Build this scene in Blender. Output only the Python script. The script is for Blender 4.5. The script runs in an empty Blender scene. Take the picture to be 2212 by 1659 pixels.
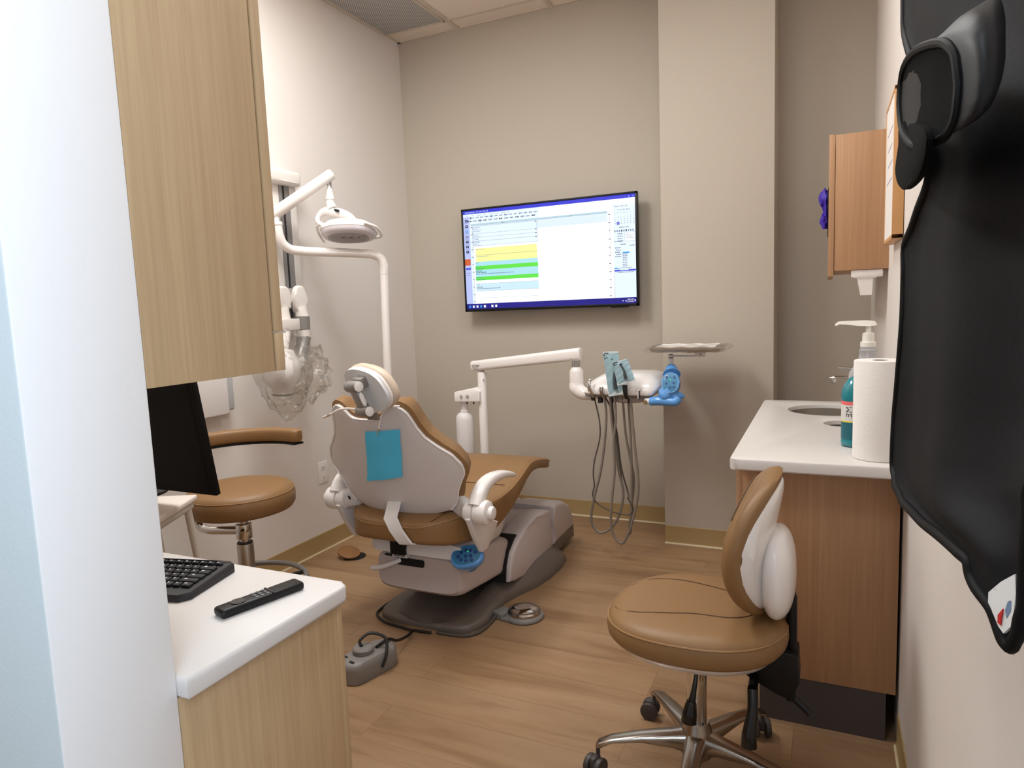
import bpy, bmesh, math, random
from mathutils import Vector, Matrix, noise

random.seed(7)
sc = bpy.context.scene
COL = sc.collection
PI = math.pi
ORG = {}

# ------------------------------------------------------------------ materials
def lin(c):
    c = c / 255.0
    return c / 12.92 if c <= 0.04045 else ((c + 0.055) / 1.055) ** 2.4

def rgb(c):
    return (lin(c[0]), lin(c[1]), lin(c[2]), 1.0)

def base_mat(name):
    m = bpy.data.materials.new(name)
    m.use_nodes = True
    nt = m.node_tree
    return m, nt, nt.nodes['Principled BSDF']

def mat(name, c, rough=0.5, metal=0.0, var=0.04, nscale=6.0, bump=0.0, bscale=200.0, coat=0.0, spec=0.5, alpha=None, trans=0.0):
    """colour with a slight noise variation and an optional fine bump"""
    m, nt, b = base_mat(name)
    N = nt.nodes; L = nt.links
    tc = N.new('ShaderNodeTexCoord')
    nz = N.new('ShaderNodeTexNoise'); nz.inputs['Scale'].default_value = nscale; nz.inputs['Detail'].default_value = 3
    L.new(tc.outputs['Object'], nz.inputs['Vector'])
    mx = N.new('ShaderNodeMixRGB'); mx.blend_type = 'MIX'
    r = rgb(c)
    mx.inputs['Color1'].default_value = (r[0]*(1-var), r[1]*(1-var), r[2]*(1-var), 1)
    mx.inputs['Color2'].default_value = (min(1, r[0]*(1+var)), min(1, r[1]*(1+var)), min(1, r[2]*(1+var)), 1)
    L.new(nz.outputs['Fac'], mx.inputs['Fac'])
    L.new(mx.outputs['Color'], b.inputs['Base Color'])
    b.inputs['Roughness'].default_value = rough
    b.inputs['Metallic'].default_value = metal
    b.inputs['Coat Weight'].default_value = coat
    b.inputs['Specular IOR Level'].default_value = spec
    b.inputs['Transmission Weight'].default_value = trans
    if alpha is not None:
        b.inputs['Alpha'].default_value = alpha
    if bump > 0:
        n2 = N.new('ShaderNodeTexNoise'); n2.inputs['Scale'].default_value = bscale; n2.inputs['Detail'].default_value = 4
        L.new(tc.outputs['Object'], n2.inputs['Vector'])
        bp = N.new('ShaderNodeBump'); bp.inputs['Strength'].default_value = bump; bp.inputs['Distance'].default_value = 0.002
        L.new(n2.outputs['Fac'], bp.inputs['Height']); L.new(bp.outputs['Normal'], b.inputs['Normal'])
    return m

def emit(name, c, strength=1.0):
    m, nt, b = base_mat(name)
    b.inputs['Base Color'].default_value = (0.01, 0.01, 0.01, 1)
    b.inputs['Emission Color'].default_value = rgb(c)
    b.inputs['Emission Strength'].default_value = strength
    b.inputs['Roughness'].default_value = 0.35
    return m

def wood_laminate(name, c1, c2, c3):
    """fine vertical grain"""
    m, nt, b = base_mat(name)
    N = nt.nodes; L = nt.links
    tc = N.new('ShaderNodeTexCoord')
    mp = N.new('ShaderNodeMapping'); mp.inputs['Scale'].default_value = (60, 60, 1.6)
    L.new(tc.outputs['Object'], mp.inputs['Vector'])
    n1 = N.new('ShaderNodeTexNoise'); n1.inputs['Scale'].default_value = 1.6; n1.inputs['Detail'].default_value = 6; n1.inputs['Roughness'].default_value = 0.65
    L.new(mp.outputs['Vector'], n1.inputs['Vector'])
    mp2 = N.new('ShaderNodeMapping'); mp2.inputs['Scale'].default_value = (9, 9, 0.45)
    L.new(tc.outputs['Object'], mp2.inputs['Vector'])
    n2 = N.new('ShaderNodeTexNoise'); n2.inputs['Scale'].default_value = 1.3; n2.inputs['Detail'].default_value = 3
    L.new(mp2.outputs['Vector'], n2.inputs['Vector'])
    r = N.new('ShaderNodeValToRGB')
    r.color_ramp.elements[0].position = 0.30; r.color_ramp.elements[0].color = rgb(c1)
    r.color_ramp.elements[1].position = 0.72; r.color_ramp.elements[1].color = rgb(c2)
    L.new(n1.outputs['Fac'], r.inputs['Fac'])
    mx = N.new('ShaderNodeMixRGB'); mx.inputs['Color2'].default_value = rgb(c3)
    r2 = N.new('ShaderNodeValToRGB'); r2.color_ramp.elements[0].position = 0.45; r2.color_ramp.elements[1].position = 0.75
    r2.color_ramp.elements[1].color = (0.55, 0.55, 0.55, 1)
    L.new(n2.outputs['Fac'], r2.inputs['Fac'])
    L.new(r2.outputs['Color'], mx.inputs['Fac']); L.new(r.outputs['Color'], mx.inputs['Color1'])
    L.new(mx.outputs['Color'], b.inputs['Base Color'])
    b.inputs['Roughness'].default_value = 0.45
    bp = N.new('ShaderNodeBump'); bp.inputs['Strength'].default_value = 0.08; bp.inputs['Distance'].default_value = 0.001
    L.new(n1.outputs['Fac'], bp.inputs['Height']); L.new(bp.outputs['Normal'], b.inputs['Normal'])
    return m

def plank_floor(name):
    m, nt, b = base_mat(name)
    N = nt.nodes; L = nt.links
    tc = N.new('ShaderNodeTexCoord')
    br = N.new('ShaderNodeTexBrick')
    br.inputs['Scale'].default_value = 1.0
    br.inputs['Mortar Size'].default_value = 0.0012
    br.inputs['Mortar Smooth'].default_value = 0.4
    br.inputs['Brick Width'].default_value = 1.22
    br.inputs['Row Height'].default_value = 0.178
    br.offset = 0.37
    br.inputs['Color1'].default_value = (0.0, 0.0, 0.0, 1); br.inputs['Color2'].default_value = (1, 1, 1, 1)
    br.inputs['Mortar'].default_value = (0.5, 0.5, 0.5, 1)
    L.new(tc.outputs['Object'], br.inputs['Vector'])
    # grain stretched along the plank, shifted per plank
    ad = N.new('ShaderNodeVectorMath'); ad.operation = 'MULTIPLY_ADD'
    ad.inputs[1].default_value = (7.0, 3.0, 1.0)
    L.new(br.outputs['Color'], ad.inputs[0])
    mp = N.new('ShaderNodeMapping'); mp.inputs['Scale'].default_value = (1.1, 9.0, 1.0)
    L.new(tc.outputs['Object'], mp.inputs['Vector']); L.new(mp.outputs['Vector'], ad.inputs[2])
    n1 = N.new('ShaderNodeTexNoise'); n1.inputs['Scale'].default_value = 1.1; n1.inputs['Detail'].default_value = 7; n1.inputs['Roughness'].default_value = 0.6; n1.inputs['Distortion'].default_value = 0.6
    L.new(ad.outputs['Vector'], n1.inputs['Vector'])
    r = N.new('ShaderNodeValToRGB')
    e = r.color_ramp.elements
    e[0].position = 0.25; e[0].color = rgb((122, 92, 62))
    e[1].position = 0.75; e[1].color = rgb((166, 137, 106))
    x = r.color_ramp.elements.new(0.45); x.color = rgb((152, 121, 89))
    L.new(n1.outputs['Fac'], r.inputs['Fac'])
    # plank to plank tone
    mx = N.new('ShaderNodeMixRGB'); mx.blend_type = 'MULTIPLY'; mx.inputs['Fac'].default_value = 1.0
    r2 = N.new('ShaderNodeValToRGB')
    r2.color_ramp.elements[0].color = (0.86, 0.84, 0.84, 1); r2.color_ramp.elements[1].color = (1.04, 1.02, 1.0, 1)
    L.new(br.outputs['Color'], r2.inputs['Fac'])
    L.new(r.outputs['Color'], mx.inputs['Color1']); L.new(r2.outputs['Color'], mx.inputs['Color2'])
    # dark joint
    m2 = N.new('ShaderNodeMixRGB'); m2.inputs['Color2'].default_value = rgb((92, 66, 44))
    ml = N.new('ShaderNodeMath'); ml.operation = 'MULTIPLY'; ml.inputs[1].default_value = 0.55
    L.new(br.outputs['Fac'], ml.inputs[0]); L.new(ml.outputs[0], m2.inputs['Fac'])
    L.new(mx.outputs['Color'], m2.inputs['Color1'])
    # knots / streaks
    mp3 = N.new('ShaderNodeMapping'); mp3.inputs['Scale'].default_value = (2.2, 14, 1)
    L.new(tc.outputs['Object'], mp3.inputs['Vector'])
    n3 = N.new('ShaderNodeTexNoise'); n3.inputs['Scale'].default_value = 1.4; n3.inputs['Detail'].default_value = 4
    L.new(mp3.outputs['Vector'], n3.inputs['Vector'])
    r3 = N.new('ShaderNodeValToRGB'); r3.color_ramp.elements[0].position = 0.60; r3.color_ramp.elements[1].position = 0.80
    r3.color_ramp.elements[1].color = (0.5, 0.5, 0.5, 1)
    L.new(n3.outputs['Fac'], r3.inputs['Fac'])
    m3 = N.new('ShaderNodeMixRGB'); m3.inputs['Color2'].default_value = rgb((98, 68, 44))
    L.new(r3.outputs['Color'], m3.inputs['Fac']); L.new(m2.outputs['Color'], m3.inputs['Color1'])
    L.new(m3.outputs['Color'], b.inputs['Base Color'])
    b.inputs['Roughness'].default_value = 0.42
    b.inputs['Specular IOR Level'].default_value = 0.4
    return m

def perforated(name):
    m, nt, b = base_mat(name)
    N = nt.nodes; L = nt.links
    tc = N.new('ShaderNodeTexCoord')
    mp = N.new('ShaderNodeMapping'); mp.inputs['Scale'].default_value = (95, 95, 95); mp.inputs['Rotation'].default_value = (0, 0, PI / 4)
    L.new(tc.outputs['Object'], mp.inputs['Vector'])
    fr = N.new('ShaderNodeVectorMath'); fr.operation = 'FRACTION'; L.new(mp.outputs['Vector'], fr.inputs[0])
    sb = N.new('ShaderNodeVectorMath'); sb.operation = 'SUBTRACT'; sb.inputs[1].default_value = (0.5, 0.5, 0.5); L.new(fr.outputs['Vector'], sb.inputs[0])
    ms = N.new('ShaderNodeVectorMath'); ms.operation = 'MULTIPLY'; ms.inputs[1].default_value = (1, 1, 0); L.new(sb.outputs['Vector'], ms.inputs[0])
    ln = N.new('ShaderNodeVectorMath'); ln.operation = 'LENGTH'; L.new(ms.outputs['Vector'], ln.inputs[0])
    r = N.new('ShaderNodeValToRGB')
    r.color_ramp.elements[0].position = 0.26; r.color_ramp.elements[0].color = rgb((60, 58, 58))
    r.color_ramp.elements[1].position = 0.34; r.color_ramp.elements[1].color = rgb((190, 187, 184))
    L.new(ln.outputs['Value'], r.inputs['Fac']); L.new(r.outputs['Color'], b.inputs['Base Color'])
    b.inputs['Roughness'].default_value = 0.6
    return m

def film(name, c, gloss_rough=0.12, opac=0.12):
    """thin clear plastic film: mostly transparent, glossy at the folds"""
    m = bpy.data.materials.new(name); m.use_nodes = True
    nt = m.node_tree; N = nt.nodes; L = nt.links
    for n in list(N): N.remove(n)
    out = N.new('ShaderNodeOutputMaterial')
    tr = N.new('ShaderNodeBsdfTransparent'); tr.inputs['Color'].default_value = rgb(c)
    gl = N.new('ShaderNodeBsdfGlossy'); gl.inputs['Roughness'].default_value = gloss_rough
    df = N.new('ShaderNodeBsdfDiffuse'); df.inputs['Color'].default_value = rgb((225, 222, 218))
    lw = N.new('ShaderNodeLayerWeight'); lw.inputs['Blend'].default_value = 0.35
    m1 = N.new('ShaderNodeMixShader'); m1.inputs['Fac'].default_value = opac
    L.new(tr.outputs[0], m1.inputs[1]); L.new(df.outputs[0], m1.inputs[2])
    m2 = N.new('ShaderNodeMixShader')
    mu = N.new('ShaderNodeMath'); mu.operation = 'MULTIPLY_ADD'; mu.inputs[1].default_value = 0.30; mu.inputs[2].default_value = 0.03
    L.new(lw.outputs['Fresnel'], mu.inputs[0]); L.new(mu.outputs[0], m2.inputs['Fac'])
    L.new(m1.outputs[0], m2.inputs[1]); L.new(gl.outputs[0], m2.inputs[2])
    L.new(m2.outputs[0], out.inputs['Surface'])
    return m

M = {}
M['wall_white'] = mat('white wall paint', (226, 219, 213), 0.7, var=0.012, nscale=2, bump=0.12, bscale=160)
M['wall_cool'] = mat('white wall paint satin', (236, 234, 233), 0.6, var=0.012, nscale=2, bump=0.15, bscale=160)
M['wall_blue'] = mat('pale blue wall front', (214, 222, 224), 0.6, var=0.012, nscale=2, bump=0.15, bscale=160)  # pale blue tone, used on the partition's corridor face only
M['wall_greige'] = mat('greige wall paint', (186, 176, 162), 0.65, var=0.015, nscale=2, bump=0.12, bscale=160)
M['ceiling'] = mat('ceiling tile', (228, 216, 202), 0.9, var=0.02, nscale=60, bump=0.4, bscale=120)
M['tbar'] = mat('ceiling grid metal', (205, 192, 178), 0.5)
M['floor'] = plank_floor('oak plank floor')
M['lam'] = wood_laminate('oak laminate', (176, 146, 109), (194, 165, 128), (168, 140, 105))
M['lam_warm_light'] = wood_laminate('oak laminate with warm light', (172, 130, 94), (192, 150, 112), (165, 125, 90))  # same laminate as above, with warmer light put into its colour
M['base_vinyl'] = mat('tan vinyl cove base', (168, 142, 96), 0.5, var=0.03)
M['toe_lit'] = mat('cove toe with painted light', (214, 196, 160), 0.5)  # light caught by the cove toe, put into its colour
M['counter'] = mat('white solid surface', (216, 211, 207), 0.35, var=0.02, nscale=300)
M['leather'] = mat('tan upholstery', (136, 101, 62), 0.48, var=0.04, nscale=8, bump=0.15, bscale=500)
M['leather_dark'] = mat('tan seam thread', (86, 58, 32), 0.6)
M['piping'] = mat('tan piping', (152, 116, 76), 0.5)
M['pillow'] = mat('cream headrest upholstery', (206, 186, 166), 0.5, bump=0.1, bscale=400)
M['gwhite'] = mat('gloss white plastic', (236, 230, 226), 0.22, var=0.01, coat=0.3)
M['swhite'] = mat('satin white plastic', (228, 224, 222), 0.4, var=0.01)
M['shell'] = mat('pearl white shell', (214, 208, 206), 0.3, var=0.01, coat=0.2)
M['casting'] = mat('pale grey casting', (196, 184, 180), 0.42, var=0.015)
M['base_grey'] = mat('dark grey base plastic', (104, 94, 86), 0.42, var=0.03)
M['mid_grey'] = mat('mid grey plastic', (128, 124, 120), 0.5, var=0.03)
M['metal_grey'] = mat('satin grey metal', (150, 148, 146), 0.38, 0.6)
M['plate_grey'] = mat('silver grey plastic', (186, 188, 190), 0.4)
M['plate_light'] = mat('light silver plastic', (214, 216, 218), 0.4)
M['chrome'] = mat('chrome', (215, 213, 210), 0.12, 1.0, var=0.01)
M['alu'] = mat('polished aluminium', (176, 168, 160), 0.22, 1.0, var=0.03)
M['steel'] = mat('brushed steel', (190, 184, 176), 0.3, 1.0, var=0.05)
M['black'] = mat('black plastic', (14, 14, 15), 0.4, spec=0.3)
M['black_matte'] = mat('matte black plastic', (10, 10, 11), 0.65, spec=0.2)
M['black_gloss'] = mat('gloss black plastic', (12, 12, 13), 0.15)
M['key'] = mat('black key caps', (20, 20, 22), 0.45)
M['keyboard'] = mat('charcoal keyboard shell', (34, 32, 36), 0.5)
M['letter'] = mat('pale key lettering', (205, 205, 205), 0.5)
M['grey_print'] = mat('grey print', (110, 108, 106), 0.6)
M['dark_print'] = mat('dark print', (22, 22, 24), 0.6)
M['white_print'] = mat('white print', (238, 238, 236), 0.6)
M['hose'] = mat('grey hose', (128, 118, 108), 0.5)
M['hose_dark'] = mat('dark grey hose', (82, 74, 68), 0.5)
M['cable'] = mat('black cable', (26, 23, 21), 0.5)
M['blue_film'] = mat('blue barrier film', (92, 158, 226), 0.2, var=0.10, nscale=30, bump=0.5, bscale=40, coat=0.5)
M['blue_deep'] = mat('deep blue button', (38, 70, 130), 0.4)
M['teal_pad'] = mat('teal blue control face', (62, 128, 168), 0.3, var=0.08, nscale=40)
M['bib'] = mat('turquoise paper', (84, 198, 238), 0.75, var=0.03, nscale=80, bump=0.25, bscale=120)
M['pouch'] = mat('pale blue pouch film', (150, 180, 190), 0.25, var=0.05, nscale=20, coat=0.3)
M['pouch_paper'] = mat('pouch paper edge', (200, 212, 214), 0.6)
M['instrument'] = mat('dark instrument', (74, 80, 84), 0.35, 0.3)
M['paper'] = mat('white paper', (236, 232, 228), 0.85, bump=0.2, bscale=90)
M['towel'] = mat('quilted paper towel', (234, 229, 224), 0.9, var=0.01, bump=0.5, bscale=70)
M['card'] = mat('brown cardboard', (58, 46, 38), 0.9)
M['teal'] = mat('teal green liquid bottle', (20, 128, 140), 0.2, var=0.05, coat=0.5)
M['teal_dark'] = mat('dark teal label', (18, 96, 108), 0.4)
M['pink'] = mat('pink label band', (232, 112, 108), 0.5)
M['label_white'] = mat('pale label', (214, 212, 208), 0.5)
M['yellow'] = mat('yellow label line', (226, 206, 60), 0.5)
M['purple'] = mat('purple nitrile', (62, 32, 165), 0.55, var=0.15, nscale=40)
M['apron'] = mat('charcoal vinyl apron', (20, 20, 23), 0.68, var=0.06, nscale=8, bump=0.15, bscale=120, spec=0.2)
M['apron_edge'] = mat('black apron binding', (12, 12, 13), 0.6, spec=0.2)
M['collar'] = mat('black collar vinyl', (20, 21, 24), 0.5, spec=0.3)
M['collar_in'] = mat('black collar lining', (8, 8, 8), 0.9, spec=0.1)
M['red'] = mat('red print', (206, 40, 40), 0.5)
M['bluegrey'] = mat('blue grey print', (120, 140, 170), 0.5)
M['frame_wood'] = mat('pale beech frame', (212, 160, 104), 0.45, var=0.06, nscale=20)
M['toekick'] = mat('dark grey toe kick', (76, 68, 66), 0.6)
M['hatch'] = mat('wood tone floor cap', (130, 88, 48), 0.5, var=0.1)
M['hole'] = mat('dark hole', (14, 10, 8), 0.9)
M['ivory'] = mat('ivory table top', (226, 214, 204), 0.4)
M['ivory_metal'] = mat('cream painted metal', (196, 190, 180), 0.35)
M['xray'] = mat('warm white unit plastic', (222, 216, 210), 0.35, var=0.01)
M['groove'] = mat('grey track', (132, 128, 126), 0.45)
M['sleeve'] = mat('clear acrylic', (225, 228, 232), 0.1, alpha=0.55)
M['bottle_clear'] = mat('clear bottle plastic', (215, 215, 222), 0.12, alpha=0.45)
M['bottle_white'] = mat('frosted water bottle', (226, 222, 220), 0.45, var=0.03)
M['pump_white'] = mat('pump plastic', (240, 236, 226), 0.4)
M['perf'] = perforated('perforated grille')
M['clear_film'] = film('clear bag film', (250, 249, 247), 0.16, 0.05)
M['tray_film'] = film('tray sleeve film', (250, 249, 247), 0.12, 0.04)
M['lens_rim'] = mat('lamp bezel', (206, 200, 204), 0.25, var=0.02, coat=0.4)
M['lens'] = mat('lamp lens', (150, 142, 146), 0.25, var=0.03, coat=0.4)
M['diffuser'] = emit('ceiling lamp diffuser', (255, 246, 234), 6.0)
M['diffuser_cool'] = emit('added lamp diffuser', (236, 244, 255), 6.0)
M['daylight'] = emit('added glowing pane', (205, 228, 255), 3.0)
M['green_led'] = emit('green indicator', (60, 220, 90), 1.5)

# ------------------------------------------------------------------ object helpers
def finish(bm, angle=38):
    bmesh.ops.recalc_face_normals(bm, faces=bm.faces[:])
    a = math.radians(angle)
    for f in bm.faces: f.smooth = True
    for e in bm.edges:
        if len(e.link_faces) == 2:
            e.smooth = e.calc_face_angle(0) < a
        else:
            e.smooth = False

def obj(name, bm, m, parent=None, loc=None, angle=38, recalc=True):
    """one mesh object from a bmesh whose coordinates are world coordinates"""
    if recalc: finish(bm, angle)
    if parent is not None:
        o_w = ORG[parent.name]
    else:
        o_w = Vector(loc) if loc is not None else Vector((0, 0, 0))
    bmesh.ops.translate(bm, verts=bm.verts[:], vec=-o_w)
    me = bpy.data.meshes.new(name); bm.to_mesh(me); bm.free()
    for x in (m if isinstance(m, (list, tuple)) else [m]):
        me.materials.append(x)
    o = bpy.data.objects.new(name, me); COL.objects.link(o)
    if parent is not None: o.parent = parent
    else: o.location = o_w
    ORG[o.name] = o_w
    return o

def thing(name, label, cat, loc, group=None):
    o = bpy.data.objects.new(name, None); COL.objects.link(o)
    o.empty_display_size = 0.05
    o.location = loc; ORG[o.name] = Vector(loc)
    o['label'] = label; o['category'] = cat
    if group: o['group'] = group
    return o

def tag(o, label, cat, group=None):
    o['label'] = label; o['category'] = cat
    if group: o['group'] = group
    return o

def struct(name, bm, m, angle=38):
    o = obj(name, bm, m, None, angle=angle)
    o['kind'] = 'structure'
    return o

def lab(o, s):
    o['label'] = s
    return o

NB = bmesh.new

def setmat(faces, mi):
    for f in faces: f.material_index = mi

def box(bm, x0, x1, y0, y1, z0, z1, bev=0.0, seg=2, mi=0):
    t = bmesh.new()
    bmesh.ops.create_cube(t, size=1.0)
    for v in t.verts:
        v.co = Vector(((x0+x1)/2 + v.co.x*(x1-x0), (y0+y1)/2 + v.co.y*(y1-y0), (z0+z1)/2 + v.co.z*(z1-z0)))
    if bev > 0:
        bmesh.ops.bevel(t, geom=t.edges[:], offset=bev, segments=seg, affect='EDGES', profile=0.5)
    merge(bm, t, mi)

def merge(bm, t, mi=None, mtx=None):
    if mtx is not None: t.transform(mtx)
    mp = {}
    for v in t.verts: mp[v] = bm.verts.new(v.co)
    for f in t.faces:
        try:
            nf = bm.faces.new([mp[v] for v in f.verts])
            nf.material_index = f.material_index if mi is None else mi
        except ValueError:
            pass
    t.free()

def obox(bm, o, ex, ey, ez, sx, sy, sz, bev=0.0, seg=2, mi=0):
    """box centred at o with its own axes"""
    t = bmesh.new(); bmesh.ops.create_cube(t, size=1.0)
    for v in t.verts: v.co = Vector((v.co.x*sx, v.co.y*sy, v.co.z*sz))
    if bev > 0: bmesh.ops.bevel(t, geom=t.edges[:], offset=bev, segments=seg, affect='EDGES', profile=0.5)
    o = Vector(o); ex = Vector(ex).normalized(); ey = Vector(ey).normalized(); ez = Vector(ez).normalized()
    for v in t.verts: v.co = o + ex*v.co.x + ey*v.co.y + ez*v.co.z
    merge(bm, t, mi)

def axes(d):
    d = Vector(d).normalized()
    a = Vector((0, 0, 1)) if abs(d.z) < 0.9 else Vector((1, 0, 0))
    x = d.cross(a).normalized(); y = d.cross(x).normalized()
    return x, y, d

def rings(bm, rs, cap0=True, cap1=True, mi=0, closed=True):
    """loft a list of equal-length point rings"""
    vs = [[bm.verts.new(Vector(p)) for p in r] for r in rs]
    n = len(vs[0])
    for a, b in zip(vs, vs[1:]):
        for i in range(n if closed else n-1):
            j = (i+1) % n
            try:
                f = bm.faces.new((a[i], a[j], b[j], b[i])); f.material_index = mi
            except ValueError: pass
    if cap0:
        f = bm.faces.new(vs[0]); f.material_index = mi
    if cap1:
        f = bm.faces.new(list(reversed(vs[-1]))); f.material_index = mi
    return vs

def cyl(bm, p0, p1, r0, r1=None, seg=24, cap=True, mi=0, bev=0.0):
    if r1 is None: r1 = r0
    p0 = Vector(p0); p1 = Vector(p1)
    x, y, d = axes(p1-p0)
    prof = [(p0, r0), (p1, r1)]
    if bev > 0:
        prof = [(p0, max(r0-bev, .0005)), (p0+d*bev*.3, r0-bev*.3), (p0+d*bev, r0), (p1-d*bev, r1), (p1-d*bev*.3, r1-bev*.3), (p1, max(r1-bev, .0005))]
    rings(bm, [[c + x*math.cos(2*PI*k/seg)*r + y*math.sin(2*PI*k/seg)*r for k in range(seg)] for c, r in prof], cap, cap, mi)

def lathe(bm, prof, o=(0, 0, 0), axis=(0, 0, 1), seg=32, mi=0, cap0=True, cap1=True):
    o = Vector(o); x, y, d = axes(axis)
    rings(bm, [[o + d*z + (x*math.cos(2*PI*k/seg) + y*math.sin(2*PI*k/seg))*max(r, 1e-4) for k in range(seg)] for r, z in prof], cap0, cap1, mi)

def spline(pts, n=8, closed=False):
    P = [Vector(p) for p in pts]
    out = []
    m = len(P)
    for i in range(m if closed else m-1):
        if closed: p0, p1, p2, p3 = P[(i-1) % m], P[i], P[(i+1) % m], P[(i+2) % m]
        else: p0, p1, p2, p3 = P[max(i-1, 0)], P[i], P[i+1], P[min(i+2, m-1)]
        for k in range(n):
            t = k/n
            out.append(0.5*((2*p1) + (p2-p0)*t + (2*p0-5*p1+4*p2-p3)*t*t + (3*p1-p0-3*p2+p3)*t**3))
    if not closed: out.append(P[-1])
    return out

def tube(bm, pts, r, seg=12, n=8, smooth=True, mi=0, closed=False, flat=None):
    """tube along a path; r a number or a list of radii per control point; flat=(a,b) scales the section"""
    ctrl = [Vector(p) for p in pts]
    P = spline(ctrl, n, closed) if smooth else ctrl
    m = len(P)
    def rad(i):
        if not isinstance(r, (list, tuple)): return r
        t = i/(m-1)*(len(r)-1); k = min(int(t), len(r)-2); f = t-k
        return r[k]*(1-f) + r[k+1]*f
    T = []
    for i in range(m):
        if closed: t = P[(i+1) % m]-P[(i-1) % m]
        else: t = P[min(i+1, m-1)]-P[max(i-1, 0)]
        T.append(t.normalized())
    x, y, d = axes(T[0])
    rs = []
    for i in range(m):
        if i:
            q = T[i-1].rotation_difference(T[i]); x = q @ x; y = q @ y
        R = rad(i); fa, fb = flat if flat else (1, 1)
        rs.append([P[i] + x*math.cos(2*PI*k/seg)*R*fa + y*math.sin(2*PI*k/seg)*R*fb for k in range(seg)])
    if closed:
        rs.append(rs[0])
        vs = [[bm.verts.new(p) for p in q] for q in rs[:-1]]
        vs.append(vs[0])
        for a, b in zip(vs, vs[1:]):
            for i in range(seg):
                j = (i+1) % seg
                f = bm.faces.new((a[i], a[j], b[j], b[i])); f.material_index = mi
    else:
        rings(bm, rs, True, True, mi)

def prism(bm, outline, o, ex, ey, ez, t0, t1, bev=0.0, seg=2, mi=0):
    """extrude a 2-D outline (in ex,ey) from t0 to t1 along ez"""
    o = Vector(o); ex = Vector(ex); ey = Vector(ey); ez = Vector(ez)
    t = bmesh.new()
    a = [t.verts.new(o + ex*p[0] + ey*p[1] + ez*t0) for p in outline]
    b = [t.verts.new(o + ex*p[0] + ey*p[1] + ez*t1) for p in outline]
    n = len(outline)
    fa = t.faces.new(list(reversed(a))); fb = t.faces.new(b)
    for i in range(n):
        t.faces.new((a[i], a[(i+1) % n], b[(i+1) % n], b[i]))
    if bev > 0:
        ee = list(fa.edges) + list(fb.edges)
        bmesh.ops.bevel(t, geom=ee, offset=bev, segments=seg, affect='EDGES', profile=0.5)
    merge(bm, t, mi)

def ellipsoid(bm, o, rx, ry, rz, seg=20, ex=(1, 0, 0), ey=(0, 1, 0), ez=(0, 0, 1), mi=0, p=2.0):
    o = Vector(o); ex = Vector(ex).normalized(); ey = Vector(ey).normalized(); ez = Vector(ez).normalized()
    rs = []
    m = seg//2
    for i in range(1, m):
        th = PI*i/m
        s = math.sin(th) ** (2/p); c = math.copysign(abs(math.cos(th)) ** (2/p), math.cos(th))
        rs.append([o + ex*rx*s*math.cos(2*PI*k/seg) + ey*ry*s*math.sin(2*PI*k/seg) + ez*rz*c for k in range(seg)])
    rings(bm, rs, True, True, mi)

def sring(cx, cy, cz, hx, hz, n=4.0, seg=32, ax=(1, 0, 0), az=(0, 0, 1)):
    """superellipse ring in the plane of ax, az"""
    ax = Vector(ax); az = Vector(az); c = Vector((cx, cy, cz))
    out = []
    for k in range(seg):
        t = 2*PI*k/seg; a = math.cos(t); b = math.sin(t)
        out.append(c + ax*hx*math.copysign(abs(a)**(2/n), a) + az*hz*math.copysign(abs(b)**(2/n), b))
    return out

def quad(bm, ps, mi=0):
    f = bm.faces.new([bm.verts.new(Vector(p)) for p in ps]); f.material_index = mi
    return f

def text(bm, s, o, ex, ey, size, mi=0, align='LEFT', thick=0.0, warp=None):
    cu = bpy.data.curves.new('t', 'FONT'); cu.body = s; cu.size = size; cu.align_x = align; cu.resolution_u = 2
    cu.extrude = thick
    ob = bpy.data.objects.new('t', cu); COL.objects.link(ob)
    dg = bpy.context.evaluated_depsgraph_get(); dg.update()
    me = ob.evaluated_get(dg).to_mesh()
    o = Vector(o); ex = Vector(ex).normalized(); ey = Vector(ey).normalized()
    vs = []
    for v in me.vertices:
        p = o + ex*v.co.x + ey*v.co.y
        vs.append(bm.verts.new(warp(v.co.x, v.co.y) if warp else p))
    for f in me.polygons:
        try:
            nf = bm.faces.new([vs[i] for i in f.vertices]); nf.material_index = mi
        except ValueError: pass
    ob.evaluated_get(dg).to_mesh_clear()
    bpy.data.objects.remove(ob); bpy.data.curves.remove(cu)
# ------------------------------------------------------------------ camera
W = 2.717          # right wall
H = 3.010          # ceiling
cam_d = bpy.data.cameras.new('camera'); cam = bpy.data.objects.new('camera', cam_d); COL.objects.link(cam)
yaw, pitch, roll = 0.4354, -0.1123, -0.0387
cy_, sy_, cp_, sp_ = math.cos(yaw), math.sin(yaw), math.cos(pitch), math.sin(pitch)
F = Vector((-sy_*cp_, cy_*cp_, sp_)); R = Vector((cy_, sy_, 0)); U = R.cross(F)
R2 = R*math.cos(roll) + U*math.sin(roll); U2 = U*math.cos(roll) - R*math.sin(roll)
mw = Matrix(((R2.x, U2.x, -F.x, 2.5171), (R2.y, U2.y, -F.y, -3.8856), (R2.z, U2.z, -F.z, 1.30), (0, 0, 0, 1)))
cam.matrix_world = mw
cam_d.sensor_width = 36.0; cam_d.sensor_fit = 'HORIZONTAL'; cam_d.lens = 1470.3*36/2212
cam_d.clip_start = 0.02; cam_d.clip_end = 50
sc.camera = cam
sc.view_settings.view_transform = 'Standard'; sc.view_settings.look = 'None'
sc.view_settings.gamma = 1.0; sc.view_settings.use_curve_mapping = False
sc.view_settings.exposure = 0.0
sc.cycles.use_denoising = True
sc.cycles.max_bounces = 10; sc.cycles.diffuse_bounces = 5; sc.cycles.transparent_max_bounces = 24
sc.cycles.sample_clamp_indirect = 4.0
wd = bpy.data.worlds.new('World'); sc.world = wd; wd.use_nodes = True
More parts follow.
